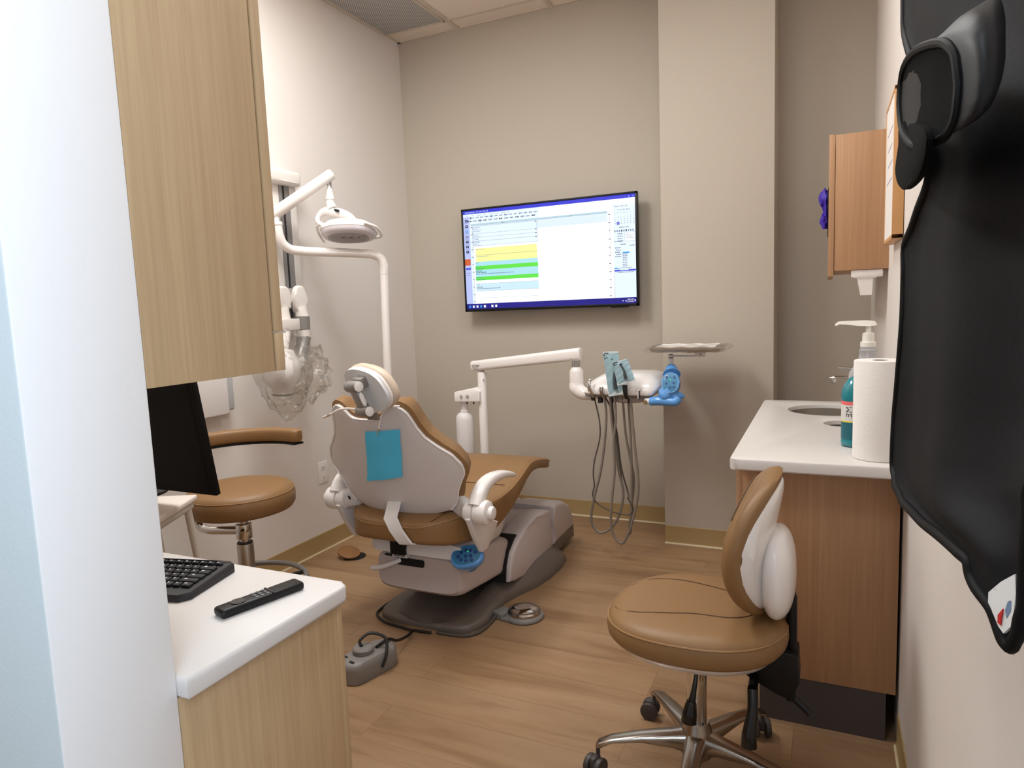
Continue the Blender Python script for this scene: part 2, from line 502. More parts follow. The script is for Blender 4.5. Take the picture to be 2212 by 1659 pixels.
wd.node_tree.nodes['Background'].inputs['Color'].default_value = (0.75, 0.78, 0.85, 1)
wd.node_tree.nodes['Background'].inputs['Strength'].default_value = 0.05

# ------------------------------------------------------------------ room shell
bm = NB(); box(bm, -1.9, 2.9, -6.4, 0.15, -0.08, 0.0); struct('floor', bm, M['floor'])
bm = NB(); box(bm, -1.9, 2.9, -6.4, 0.15, H, H+0.06); struct('ceiling', bm, M['ceiling'])
bm = NB(); box(bm, -0.15, 2.9, 0.0, 0.15, 0, H); struct('wall_back', bm, M['wall_greige'])
bm = NB(); box(bm, -0.15, 0.0, -3.30, 0.0, 0, H); struct('wall_left', bm, M['wall_white'])
bm = NB(); box(bm, W, W+0.15, -6.4, 0.0, 0, H); struct('wall_right', bm, M['wall_white'])
bm = NB(); box(bm, -1.75, 1.626, -3.392, -3.219, 0, H, 0.004); 
for f in bm.faces:
    f.normal_update()
    if f.normal.y < -0.9: f.material_index = 1
struct('wall_partition', bm, [M['wall_cool'], M['wall_blue']])
bm = NB(); box(bm, -1.9, -1.75, -6.4, -3.219, 0, H); struct('wall_corridor_left', bm, M['wall_cool'])
bm = NB(); box(bm, -1.9, 2.9, -6.55, -6.4, 0, H); struct('wall_corridor_end', bm, M['wall_cool'])
bm = NB(); box(bm, 1.736, 2.280, -0.3156, 0.0, 0, H); struct('wall_column', bm, M['wall_greige'])

def cove(name, p0, p1, nrm, h=0.101):
    """vinyl cove base with a toe coloured paler as if catching light"""
    p0 = Vector(p0); p1 = Vector(p1); n = Vector(nrm)
    bm = NB()
    prof = [(0, 0.0), (0.011, 0.0), (0.011, 0.003), (0.006, 0.009), (0.004, 0.016), (0.004, h-0.002), (0.002, h), (0, h)]
    a = [bm.verts.new(p0 + n*q[0] + Vector((0, 0, q[1]))) for q in prof]
    b = [bm.verts.new(p1 + n*q[0] + Vector((0, 0, q[1]))) for q in prof]
    for i in range(len(prof)-1):
        f = bm.faces.new((a[i], a[i+1], b[i+1], b[i])); f.material_index = 1 if i < 3 else 0
    bm.faces.new(a); bm.faces.new(list(reversed(b)))
    return struct(name, bm, [M['base_vinyl'], M['toe_lit']])
cove('baseboard_left', (0, -3.219, 0), (0, 0, 0), (1, 0, 0))
cove('baseboard_back', (0, 0, 0), (1.736, 0, 0), (0, -1, 0))
cove('baseboard_column', (1.736, -0.3156, 0), (2.280, -0.3156, 0), (0, -1, 0))
cove('baseboard_right', (W, -6.4, 0), (W, -1.78, 0), (-1, 0, 0))

# suspended ceiling grid
bm = NB()
for x in (0.446, 1.056, 1.666, 2.276):
    box(bm, x-0.012, x+0.012, -6.4, 0.0, H-0.008, H+0.004)
y = -0.15
while y > -6.4:
    box(bm, 0.0, W, y-0.012, y+0.012, H-0.007, H+0.004); y -= 0.61
box(bm, 0.0, W, -0.02, 0.0, H-0.006, H); box(bm, 0, 0.02, -3.2, 0, H-0.006, H)
struct('trim_1', bm, M['tbar'])

# perforated air grille in the ceiling
t = thing('air_grille', 'grey perforated air grille set in the ceiling corner tile', 'vent', (0.227, -0.452, H-0.012))
bm = NB(); box(bm, 0.030, 0.430, -0.745, -0.170, H-0.013, H-0.009); obj('perforated_panel', bm, M['perf'], t)
bm = NB()
box(bm, 0.020, 0.030, -0.750, -0.162, H-0.016, H-0.001); box(bm, 0.428, 0.436, -0.750, -0.162, H-0.016, H-0.001)
box(bm, 0.02, 0.436, -0.172, -0.162, H-0.016, H-0.001); box(bm, 0.02, 0.436, -0.750, -0.742, H-0.016, H-0.001)
obj('frame', bm, M['tbar'], t)

# ceiling lamps (recessed panels)
def lamp(x0, x1, y0, y1, dm, label, power, color):
    t = thing('ceiling_light', label, 'ceiling light', ((x0+x1)/2, (y0+y1)/2, H-0.02))
    bm = NB()
    for a in ((x0, x0+0.025, y0, y1), (x1-0.025, x1, y0, y1), (x0, x1, y0, y0+0.025), (x0, x1, y1-0.025, y1)):
        box(bm, a[0], a[1], a[2], a[3], H-0.018, H-0.0005)
    obj('frame', bm, M['tbar'], t)
    bm = NB(); box(bm, x0+0.025, x1-0.025, y0+0.025, y1-0.025, H-0.012, H-0.008); obj('diffuser', bm, dm, t)
    ld = bpy.data.lights.new('panel glow', 'AREA'); ld.shape = 'RECTANGLE'
    ld.size = x1-x0-0.06; ld.size_y = y1-y0-0.06; ld.energy = power; ld.color = color
    lo = bpy.data.objects.new('panel_glow', ld); COL.objects.link(lo)
    lo.location = ((x0+x1)/2, (y0+y1)/2, H-0.022)
    return lo
WARM = (0.955, 0.98, 1.0); COOL = (0.80, 0.90, 1.0)
lamp(0.458, 1.044, -2.580, -1.382, M['diffuser'], 'rectangular ceiling lamp over the dental chair beside the left wall', 35, WARM)
lamp(1.678, 2.264, -1.970, -1.382, M['diffuser'], 'square ceiling lamp in front of the column', 9, WARM)
lamp(1.678, 2.264, -4.020, -3.432, M['diffuser_cool'], 'square cool ceiling lamp added out of view over the room entrance', 7, COOL)  # unseen lamp added to cool and brighten the partition end
# unseen window added on the right wall to throw daylight on the partition
bm = NB()
for a in ((-5.05, -4.99, 0.85, 2.35), (-3.96, -3.90, 0.85, 2.35), (-5.05, -3.90, 0.85, 0.91), (-5.05, -3.90, 2.29, 2.35), (-4.495, -4.455, 0.85, 2.35)):
    box(bm, W-0.03, W, a[0], a[1], a[2], a[3], 0.004)
wf = struct('added_window', bm, M['gwhite'])
bm = NB(); box(bm, W-0.012, W-0.006, -4.99, -3.96, 0.91, 2.29); obj('added_pane', bm, M['daylight'], wf)
ld = bpy.data.lights.new('added daylight', 'AREA'); ld.shape = 'RECTANGLE'; ld.size = 1.0; ld.size_y = 1.36; ld.energy = 27; ld.color = (0.74, 0.88, 1.0)
lo = bpy.data.objects.new('added_daylight', ld); COL.objects.link(lo)
lo.matrix_world = Matrix(((0, 0, 1, W-0.035), (1, 0, 0, -4.475), (0, 1, 0, 1.60), (0, 0, 0, 1)))


# ------------------------------------------------------------------ television
t = thing('television', 'large flat television on the back wall showing an appointment schedule', 'television', (0.992, 0.0, 1.28))
TX0, TX1, TZ0, TZ1, TY = 0.4605, 1.5615, 1.281, 1.908, -0.110
bm = NB()
box(bm, TX0, TX1, TY+0.003, TY+0.030, TZ0, TZ1, 0.003)
obj('housing', bm, M['black'], t)
bm = NB(); box(bm, 0.62, 1.36, TY+0.028, TY+0.060, 1.36, 1.78, 0.01); obj('back_cover', bm, M['black_matte'], t)
bm = NB(); box(bm, 0.80, 1.18, TY+0.058, -0.001, 1.45, 1.72, 0.003); obj('wall_mount', bm, M['black_matte'], t)
bm = NB()
for a in ((TX0, TX0+0.012, TZ0, TZ1), (TX1-0.012, TX1, TZ0, TZ1), (TX0, TX1, TZ1-0.012, TZ1), (TX0, TX1, TZ0, TZ0+0.016)):
    box(bm, a[0], a[1], TY-0.003, TY+0.004, a[2], a[3], 0.001)
box(bm, 1.40, 1.50, TY-0.001, TY+0.02, TZ0-0.006, TZ0+0.002, 0.001)
obj('bezel', bm, M['black'], t)
SX0, SX1, SZ0, SZ1 = TX0+0.012, TX1-0.012, TZ0+0.016, TZ1-0.012
E0 = 1.0
scol = [('white', (246, 250, 255), 1.25), ('bar', (28, 42, 225), 0.9), ('bar2', (10, 8, 150), 0.8), ('side', (190, 202, 255), 1.0),
        ('head', (190, 222, 236), 0.95), ('pale', (205, 236, 250), 1.05), ('cyan', (176, 232, 245), 1.0), ('yellow', (247, 248, 160), 1.05),
        ('green', (98, 232, 70), 1.0), ('line', (120, 128, 170), 0.8), ('ink', (26, 24, 70), 0.6), ('orange', (226, 96, 36), 0.9),
        ('blue', (70, 80, 225), 0.9), ('sky', (60, 165, 240), 0.9), ('grey', (150, 165, 195), 0.8), ('tint', (226, 240, 255), 1.1),
        ('faint', (222, 238, 248), 1.05), ('wht', (255, 255, 255), 1.2), ('greenline', (40, 150, 130), 0.8)]
SM = [emit('screen ' + n, c, s*E0) for n, c, s in scol]
SI = {n: i for i, (n, c, s) in enumerate(scol)}
bm = NB()
lay = [0]
def srect(x0, x1, y0, y1, m, l=1):
    yy = TY - 0.0002*l
    X = lambda u: SX0 + (SX1-SX0)*u
    Z = lambda v: SZ1 - (SZ1-SZ0)*v
    quad(bm, [(X(x0), yy, Z(y1)), (X(x1), yy, Z(y1)), (X(x1), yy, Z(y0)), (X(x0), yy, Z(y0))], SI[m])
def stext(s, x, y, size, m, align='LEFT', l=5):
    text(bm, s, (SX0 + (SX1-SX0)*x, TY-0.0002*l, SZ1 - (SZ1-SZ0)*y), (1, 0, 0), (0, 0, 1), size*(SZ1-SZ0), SI[m], align)
def scribble(x, y, w, h, m, seed, l=4):
    """a run of tiny marks, as illegible print reads at this distance"""
    r = random.Random(seed); u = x
    while u < x+w:
        k = r.uniform(0.003, 0.009)
        srect(u, min(u+k, x+w), y, y+h, m, l); u += k + r.uniform(0.0012, 0.004)
srect(0, 1, 0, 1, 'white', 0)
srect(0, 1, 0, 0.034, 'bar', 1)
stext('Appointments - Monday, Nov 25', 0.012, 0.024, 0.020, 'tint')
for u, c in ((0.945, '_'), (0.968, 'o'), (0.99, 'x')): stext(c, u, 0.024, 0.02, 'tint', 'CENTER')
srect(0, 0.47, 0.034, 0.135, 'tint', 1)
for i, s in enumerate(('File', 'Edit', 'Setup', 'Lists', 'Reports', 'Tools', 'Manage', 'Help')): stext(s, 0.018+i*0.037, 0.055, 0.017, 'grey')
for i in range(14): scribble(0.05+i*0.03, 0.068, 0.020, 0.012, 'line', i)
for i in range(13): scribble(0.03+i*0.033, 0.100, 0.022, 0.013, 'line' if i % 3 else 'ink', 40+i)
srect(0.178, 0.186, 0.064, 0.084, 'sky', 3); srect(0.044, 0.049, 0.064, 0.086, 'ink', 3); srect(0.106, 0.110, 0.094, 0.12, 'ink', 3)
srect(0.045, 0.852, 0.135, 0.152, 'head', 2); srect(0.045, 0.852, 0.150, 0.152, 'line', 3)
stext('Op 1', 0.25, 0.149, 0.016, 'ink', 'CENTER'); stext('Op 2', 0.65, 0.149, 0.016, 'ink', 'CENTER')
srect(0, 0.040, 0.06, 0.945, 'side', 2)
icons = [(0.10, 'ink'), (0.155, 'ink'), (0.205, 'sky'), (0.26, 'side'), (0.31, 'ink'), (0.362, 'ink'), (0.41, 'ink')]
for v, m in icons:
    srect(0.011, 0.029, v-0.012, v+0.012, 'line' if m == 'side' else m, 3)
    srect(0.016, 0.024, v-0.005, v+0.003, 'side', 4)
    scribble(0.008, v+0.018, 0.022, 0.006, 'line', int(v*1000))
srect(0.0, 0.036, 0.487, 0.550, 'orange', 3); stext('1', 0.018, 0.527, 0.025, 'tint', 'CENTER')
srect(0.004, 0.036, 0.575, 0.594, 'blue', 3)
for k in range(2): scribble(0.008, 0.625+k*0.022, 0.024, 0.006, 'line', 300+k)
srect(0.040, 0.056, 0.152, 0.945, 'tint', 2)
# hour rulers on both sides
for u0, u1 in ((0.044, 0.058), (0.853, 0.868)):
    for k in range(61):
        v = 0.165 + k*0.0126
        srect(u1-0.005 if k % 6 else u1-0.011, u1, v, v+(0.0035 if k % 6 else 0.006), 'line' if k % 6 else 'ink', 4)
# the two operatory columns
srect(0.060, 0.852, 0.152, 0.232, 'faint', 2)
for k in range(13):
    v = 0.232 + k*0.0545
    srect(0.456, 0.852, v, v+0.0014, 'faint', 3)
srect(0.455, 0.4565, 0.152, 0.90, 'faint', 3)
L0, L1 = 0.060, 0.454
for v, m in ((0.160+0.055, 'line'), (0.290, 'line'), (0.327, 'line'), (0.364, 'ink'), (0.413, 'line')):
    srect(L0, L1, v-0.055, v-0.0532, m, 4)
for v in (0.165, 0.24, 0.277, 0.314):
    srect(0.444, 0.451, v-0.005, v+0.005, 'ink', 5)
for k, (v, s) in enumerate(((0.178, 'Broken Appt'), (0.205, '2 BWX, PerEx'), (0.252, 'Prophy'), (0.285, 'CompEx'), (0.318, 'Office Visit'), (0.345, 'New Pt'))):
    stext(s, 0.064, v, 0.015, 'line'); scribble(0.064, v+0.006, 0.03+0.008*(k % 3), 0.006, 'grey', 500+k)
srect(L0, L1, 0.160, 0.362, 'tint', 2); srect(L0-0.002, L0, 0.160, 0.38, 'line', 4); srect(L1, L1+0.0015, 0.160, 0.362, 'line', 4)
srect(0.072, L1-0.004, 0.384, 0.520, 'yellow', 3); srect(0.064, L1, 0.452, 0.4545, 'line', 4)
scribble(0.074, 0.392, 0.05, 0.006, 'grey', 610); scribble(0.074, 0.464, 0.08, 0.006, 'grey', 611)
srect(0.066, L1, 0.520, 0.562, 'cyan', 3); stext('Lunch', 0.068, 0.534, 0.014, 'ink')
srect(0.066, L1, 0.562, 0.601, 'green', 3); stext('Recall Exam', 0.068, 0.574, 0.013, 'greenline'); scribble(0.068, 0.588, 0.055, 0.006, 'greenline', 612)
srect(0.066, L1, 0.601, 0.672, 'cyan', 3)
scribble(0.068, 0.610, 0.04, 0.007, 'ink', 613); scribble(0.068, 0.625, 0.07, 0.007, 'ink', 614); scribble(0.068, 0.640, 0.24, 0.007, 'line', 615)
srect(0.066, L1, 0.672, 0.710, 'green', 3); scribble(0.068, 0.678, 0.045, 0.006, 'greenline', 616); scribble(0.068, 0.698, 0.06, 0.006, 'greenline', 617)
srect(0.066, L1, 0.742, 0.818, 'pale', 3); srect(0.066, L1, 0.742, 0.744, 'line', 4); srect(0.066, L1, 0.817, 0.819, 'line', 4)
stext('Prophy', 0.069, 0.757, 0.014, 'ink'); scribble(0.069, 0.775, 0.04, 0.007, 'ink', 618); scribble(0.069, 0.790, 0.15, 0.007, 'line', 619)
srect(0.060, L1, 0.888, 0.890, 'line', 4)
# calendar panel
srect(0.884, 1.0, 0.085, 0.945, 'tint', 1)
stext('Week', 0.888, 0.108, 0.020, 'ink'); stext('Now 25', 0.922, 0.108, 0.020, 'ink')
stext('November 2024', 0.940, 0.140, 0.017, 'ink', 'CENTER'); stext('<', 0.889, 0.140, 0.017, 'ink'); stext('>', 0.992, 0.140, 0.017, 'ink')
for i, s in enumerate(('Su', 'Mo', 'Tu', 'We', 'Th', 'Fr', 'Sa')): stext(s, 0.893+i*0.0165, 0.166, 0.014, 'line', 'CENTER')
srect(0.902, 0.917, 0.246, 0.270, 'blue', 3)
d = 1; row = 0
for d in range(1, 31):
    c = (d+4) % 7; row = (d+4)//7
    stext(str(d), 0.893+c*0.0165, 0.188+row*0.0190, 0.0145, 'ink' if d != 25 else 'tint', 'CENTER')
scribble(0.915, 0.292, 0.05, 0.008, 'line', 700)
for i in range(9): srect(0.888+i*0.012, 0.895+i*0.012, 0.318, 0.336, 'ink' if i in (3, 5) else 'grey', 3)
srect(0.943, 0.996, 0.345, 0.425, 'white', 3)
for a in ((0.943, 0.996, 0.345, 0.347), (0.943, 0.996, 0.424, 0.426), (0.943, 0.944, 0.345, 0.426), (0.995, 0.996, 0.345, 0.426)): srect(*a, 'line', 4)
for k in range(3): scribble(0.949, 0.364+k*0.014, 0.04, 0.006, 'grey', 720+k)
for k in range(4): scribble(0.905, 0.35+k*0.022, 0.028, 0.008, 'line', 730+k)
scribble(0.886, 0.418, 0.05, 0.010, 'grey', 735); scribble(0.920, 0.448, 0.03, 0.008, 'line', 736); scribble(0.968, 0.462, 0.03, 0.008, 'line', 737)
for k in range(5): scribble(0.890+0.006*(k % 2), 0.478+k*0.020, 0.03, 0.008, 'line', 740+k)
srect(0.930, 0.966, 0.522, 0.535, 'sky', 3)
for k in range(8): scribble(0.930, 0.540+k*0.0155, 0.026, 0.007, 'line', 750+k)
srect(0.886, 0.906, 0.665, 0.676, 'sky', 3); scribble(0.91, 0.666, 0.07, 0.007, 'grey', 760)
srect(0.886, 0.999, 0.684, 0.700, 'blue', 3); srect(0.916, 0.960, 0.684, 0.692, 'pale', 4); scribble(0.90, 0.706, 0.09, 0.007, 'line', 761)
srect(0.884, 0.8855, 0.664, 0.945, 'line', 3)
# task bar
srect(0, 1, 0.945, 1.0, 'bar2', 2)
for k, m in enumerate(('sky', 'tint', 'tint', 'sky', 'wht', None, 'wht', 'wht')):
    if m: srect(0.014+k*0.024, 0.026+k*0.024, 0.963, 0.986, m, 4)
for u in (0.925, 0.94): srect(u, u+0.005, 0.970, 0.980, 'tint', 4)
stext('10:00 AM', 0.985, 0.969, 0.0165, 'wht', 'RIGHT'); stext('11/25/2024', 0.985, 0.988, 0.0165, 'wht', 'RIGHT'); srect(0.989, 0.994, 0.966, 0.982, 'wht', 4)
lab(obj('screen', bm, SM, t, recalc=False), 'lit screen with a two column schedule, yellow and green bars and a calendar')

# ------------------------------------------------------------------ left: partition cabinets
t = thing('wall_cabinet', 'tall pale oak wall cabinet hung on the partition above the monitor', 'cabinet', (1.0, -3.219, 1.203))
bm = NB(); box(bm, 0.15, 1.626, -3.219, -2.966, 1.203, 2.62, 0.001); obj('carcass', bm, M['lam'], t)
ZS = 1.272
for z0, z1, lb in ((1.203, ZS-0.0015, 'small lower door'), (ZS+0.0015, 2.62, 'tall upper door')):
    bm = NB(); box(bm, 0.15, 1.626, -2.960, -2.940, z0, z1, 0.001); o = obj('door', bm, M['lam'], t); lab(o, lb)

t = thing('base_cabinet', 'pale oak base cabinet under the near left white counter', 'cabinet', (1.0, -3.05, 0))
bm = NB(); box(bm, 0.30, 1.626, -3.2185, -2.850, 0.0, 0.726, 0.001); obj('carcass', bm, M['lam'], t)
for x0, x1 in ((0.30, 0.96), (0.963, 1.626)):
    bm = NB(); box(bm, x0, x1, -2.850, -2.835, 0.10, 0.724, 0.001); obj('door', bm, M['lam'], t)
bm = NB()
def slab(bm, x0, x1, y0, y1, z0, z1, rad, bev, corners):
    """worktop with chosen rounded corners (order: --, +-, ++, -+)"""
    pts = []
    for (cx, cy, a0), on in zip(((x0, y0, PI), (x1, y0, 1.5*PI), (x1, y1, 0), (x0, y1, 0.5*PI)), corners):
        if not on: pts.append((cx, cy)); continue
        ox = cx + (rad if cx == x0 else -rad); oy = cy + (rad if cy == y0 else -rad)
        for k in range(7):
            a = a0 + k/6*PI/2
            pts.append((ox+rad*math.cos(a), oy+rad*math.sin(a)))
    prism(bm, pts, (0, 0, 0), (1, 0, 0), (0, 1, 0), (0, 0, 1), z0, z1, bev, 3)
slab(bm, 0.30, 1.648, -3.219, -2.832, 0.7262, 0.760, 0.018, 0.007, (0, 0, 1, 0))
tag(obj('countertop', bm, M['counter'], None, (1.0, -3.0, 0.7262)), 'near white counter holding the keyboard and the remote control', 'countertop')

# keyboard
kc = Vector((1.182, -2.985, 0.7605)); kx = Vector((0.972, 0.233, 0)).normalized()
P_fr = Vector((1.371, -2.862, 0)); P_nr = Vector((1.407, -3.020, 0))
ky = (P_fr-P_nr).normalized(); kx = Vector((ky.y, -ky.x, 0))
t = thing('keyboard', 'black computer keyboard on the near left counter', 'keyboard', (1.18, -2.98, 0.760))
def kp(a, b, z): # a along length from right end (0) to the left (negative), b depth 0 near..1 far
    p = P_nr + kx*a + ky*b
    return Vector((p.x, p.y, 0.760+z))
KL, KD = 0.44, 0.162
bm = NB()
out = [(-KL, 0.012), (-KL+0.012, 0), (-0.016, 0), (0, 0.016), (0, KD-0.006), (-0.006, KD), (-KL+0.006, KD), (-KL, KD-0.006)]
lo = [kp(a, b, 0.001 + 0.0) for a, b in out]; mi_ = [kp(a, b, 0.010 + b*0.04) for a, b in out]; hi = [kp(a*0.985-0.003, b*0.96+0.003, 0.014 + b*0.045) for a, b in out]
rings(bm, [lo, mi_, hi]); obj('keyboard_shell', bm, M['keyboard'], t)
kup = Vector((ky.x, ky.y, 0.045)).normalized(); kn = kx.cross(kup).normalized()
bm = NB(); bl = NB()
rows = [(0.150, 0.009, 15), (0.126, 0.0155, 15), (0.107, 0.0155, 14), (0.088, 0.0155, 13), (0.069, 0.0155, 12), (0.050, 0.0155, 8)]
for ri, (b, h, n) in enumerate(rows):
    b -= 0.010
    a = -0.016; w_end = {0: 0.0155, 1: 0.034, 2: 0.024, 3: 0.036, 4: 0.040, 5: 0.020}[ri]
    k = 0
    while a > -KL+0.03:
        w = w_end if k == 0 else (0.0155 if not (ri == 5 and k == 4) else 0.10)
        c = kp(a - w/2, b, 0.0165 + b*0.045)
        obox(bm, c, kx, kup, kn, w, h, 0.006, 0.0015, 1)
        if w < 0.06:
            obox(bl, c + kn*0.0032 + kx*(-w*0.2) + kup*(h*0.16), kx, kup, kn, w*0.22 if w < 0.02 else 0.006, 0.0035, 0.0004)
        a -= w + 0.0035; k += 1
ko = obj('keys', bm, M['key'], t)
obj('key_lettering', bl, M['letter'], t)
bm = NB(); obox(bm, kp(-0.20, 0.156, 0.0215), kx, kup, kn, 0.38, 0.008, 0.001); obj('top_strip', bm, M['black_gloss'], t)

# remote control
ra = Vector((1.520, -3.045, 0.760)); rb = Vector((1.567, -2.884, 0.760))
rd = (rb-ra).normalized(); rx = Vector((rd.y, -rd.x, 0)); rm = (ra+rb)/2
t = thing('remote_control', 'slim black remote control lying on the near white counter', 'remote control', rm)
bm = NB(); obox(bm, rm + Vector((0, 0, 0.0085)), rx, rd, (0, 0, 1), 0.037, 0.168, 0.017, 0.006, 3); obj('remote_body', bm, M['black'], t)
bm = NB()
cyl(bm, rm - rd*0.045 + Vector((0, 0, 0.016)), rm - rd*0.045 + Vector((0, 0, 0.0185)), 0.013, seg=24)
obj('navigation_ring', bm, M['black_gloss'], t)
bm = NB()
for i in range(3):
    for j in range(3):
        q = rm + rd*(-0.012+0.011*j) + rx*(-0.010+0.010*i)
        cyl(bm, q + Vector((0, 0, 0.016)), q + Vector((0, 0, 0.0183)), 0.0034, seg=12)
obj('buttons', bm, M['grey_print'], t)
bm = NB(); obox(bm, rm + rd*0.018 + Vector((0, 0, 0.0172)), rx, rd, (0, 0, 1), 0.036, 0.004, 0.002, 0.001); obj('ridge', bm, M['black_gloss'], t)

# small white table behind the counter, with monitor
te = Vector((0.690, -2.397, 0)); tn = Vector((0.775, -2.573, 0))
tx = (te-tn).normalized(); tw = Vector((-tx.y, tx.x, 0))       # along the right edge / to the left
t = thing('side_table', 'small cream topped table on thin metal legs behind the near counter', 'table', te - tx*0.15 + tw*0.2)
c0 = te + tx*0.03 - tx*0.13 + tw*0.20
bm = NB(); obox(bm, c0 + Vector((0, 0, 0.729)), tw, tx, (0, 0, 1), 0.40, 0.26, 0.020, 0.006, 3); obj('table_top', bm, M['ivory'], t)
e0 = te - tx*0.005 + tw*0.02
for q in (e0, e0 + tw*0.36):
    bm = NB(); tube(bm, [q + Vector((0, 0, 0.706)) + tx*0.02, q - tx*0.22 + Vector((0, 0, 0.706))], 0.012, smooth=False); obj('rail', bm, M['ivory_metal'], t)
for q, dx in ((e0, -1), (e0 - tx*0.20, -1), (e0 + tw*0.36, 1), (e0 + tw*0.36 - tx*0.20, 1)):
    bm = NB(); tube(bm, [q + Vector((0, 0, 0.702)), q + tw*dx*0.075 + Vector((0, 0, 0.004))], [0.012, 0.009], smooth=False); obj('leg', bm, M['ivory_metal'], t)
bm = NB(); cyl(bm, e0 + Vector((0, 0, 0.710)) + tx*0.012, e0 + Vector((0, 0, 0.7195)) + tx*0.012, 0.008); obj('bracket', bm, M['metal_grey'], t)

mx1 = Vector((0.902, -2.482, 0.785))
t = thing('monitor', 'black computer monitor seen from behind on the small side table', 'monitor', (0.56, -2.46, 0.740))
tl = Vector((0, -0.14, 1)).normalized(); tn_ = Vector((0, 1, 0.14)).normalized(); txm = Vector((-1, 0.0, 0)).normalized()
mc = mx1 + txm*0.325 + tl*0.19
bm = NB(); obox(bm, mc, txm, tl, tn_, 0.65, 0.38, 0.018, 0.004, 2); obj('housing', bm, M['black_matte'], t)
bm = NB()
rs = []
for d, k in ((0.008, 0.97), (-0.012, 0.93), (-0.022, 0.80)):
    rs.append([mc - tn_*(-d) + txm*(0.325*k*sx) + tl*(0.19*k*sz) for sx, sz in ((-1, -1), (1, -1), (1, 1), (-1, 1))])
rings(bm, [[p for p in r] for r in rs]); obj('back_cover', bm, M['black_matte'], t)
bm = NB(); obox(bm, mc + tn_*0.0095, txm, tl, tn_, 0.62, 0.35, 0.001); obj('screen', bm, M['black_gloss'], t)
bm = NB(); tube(bm, [mc - tn_*0.02, (0.56, -2.50, 0.87), (0.55, -2.48, 0.752)], 0.022); obj('neck', bm, M['black'], t)
bm = NB(); lathe(bm, [(0.09, 0.0), (0.09, 0.008), (0.07, 0.014), (0.02, 0.018)], (0.475, -2.43, 0.7395)); box(bm, 0.47, 0.57, -2.50, -2.44, 0.741, 0.755, 0.003); obj('foot', bm, M['black'], t)
bm = NB(); cyl(bm, mx1 + tl*0.095 - txm*0.0, mx1 + tl*0.095 - txm*0.004, 0.003); obj('power_button', bm, M['black_matte'], t)
# ------------------------------------------------------------------ left wall: x-ray unit, box, outlet
t = thing('xray_unit', 'white wall mounted x-ray unit with grey tracks and a folded jointed arm', 'x-ray unit', (0.0, -1.20, 1.2))
bm = NB(); box(bm, 0.0, 0.045, -1.335, -1.098, 1.28, 1.965, 0.006); obj('wall_rail', bm, M['xray'], t)
bm = NB(); box(bm, 0.0, 0.085, -1.345, -1.090, 1.945, 2.020, 0.022, 4); box(bm, 0.084, 0.088, -1.245, -1.135, 1.958, 1.963, 0.0015); obj('top_cap', bm, M['xray'], t)
for y0, y1 in ((-1.223, -1.200), (-1.185, -1.150)):
    bm = NB(); box(bm, 0.044, 0.048, y0, y1, 1.29, 1.946); obj('track', bm, M['groove'], t)
bm = NB(); box(bm, 0.044, 0.047, -1.1985, -1.1865, 1.29, 1.946); obj('track_gap', bm, M['dark_print'], t)
# scissor arm pads
def pad(bm, yc, zt, zb, w, x0=0.085, x1=0.118):
    out = []
    for k in range(24):
        a = 2*PI*k/24
        zz = (zt+zb)/2 + (zt-zb)/2*math.copysign(abs(math.sin(a))**0.8, math.sin(a))
        ww = w*(1.0 if math.sin(a) > -0.2 else 1.0 + 0.35*(math.sin(a)+0.2))
        out.append((yc + ww*math.copysign(abs(math.cos(a))**0.75, math.cos(a)), zz))
    prism(bm, out, (0, 0, 0), (0, 1, 0), (0, 0, 1), (1, 0, 0), x0, x1, 0.012, 3)
bm = NB(); pad(bm, -1.193, 1.450, 1.300, 0.045); tube(bm, [(0.105, -1.195, 1.34), (0.11, -1.190, 1.292)], [0.028, 0.034]); obj('arm_head', bm, M['xray'], t)
bm = NB(); tube(bm, [(0.11, -1.190, 1.294), (0.11, -1.193, 1.228)], 0.0365, smooth=False); obj('arm_band', bm, M['mid_grey'], t)
bm = NB(); tube(bm, [(0.11, -1.193, 1.229), (0.11, -1.190, 1.185)], 0.0355, smooth=False); obj('arm_collar', bm, M['xray'], t)
bm = NB(); tube(bm, [(0.11, -1.190, 1.190), (0.115, -1.212, 1.135), (0.13, -1.250, 1.085)], [0.036, 0.034, 0.028]); obj('arm_elbow', bm, M['metal_grey'], t)
bm = NB(); tube(bm, [(0.06, -1.215, 1.43), (0.075, -1.22, 1.375), (0.09, -1.20, 1.34)], 0.026); obj('arm_link', bm, M['groove'], t)
bm = NB(); pad(bm, -1.312, 1.446, 1.315, 0.052); tube(bm, [(0.105, -1.315, 1.34), (0.11, -1.315, 1.283)], [0.026, 0.030]); obj('arm_head', bm, M['xray'], t)
bm = NB(); box(bm, 0.06, 0.15, -1.375, -1.253, 1.229, 1.285, 0.004); obj('arm_block', bm, M['xray'], t)
bm = NB()
lathe(bm, [(0.02, 0.13), (0.055, 0.12), (0.085, 0.06), (0.088, 0.01), (0.075, -0.03), (0.05, -0.06), (0.045, -0.09)], (0.20, -1.455, 1.02), (0.05, 0.0, 1))
obj('tube_head', bm, M['swhite'], t)
bm = NB(); lathe(bm, [(0.0465, -0.066), (0.0465, -0.088)], (0.20, -1.455, 1.02), (0.05, 0, 1)); obj('tube_ring', bm, M['mid_grey'], t)
bm = NB(); tube(bm, [(0.11, -1.315, 1.235), (0.14, -1.36, 1.19), (0.18, -1.42, 1.14)], 0.028); tube(bm, [(0.13, -1.25, 1.09), (0.17, -1.29, 1.06), (0.2, -1.36, 1.05)], 0.022); obj('tube_yoke', bm, M['swhite'], t)

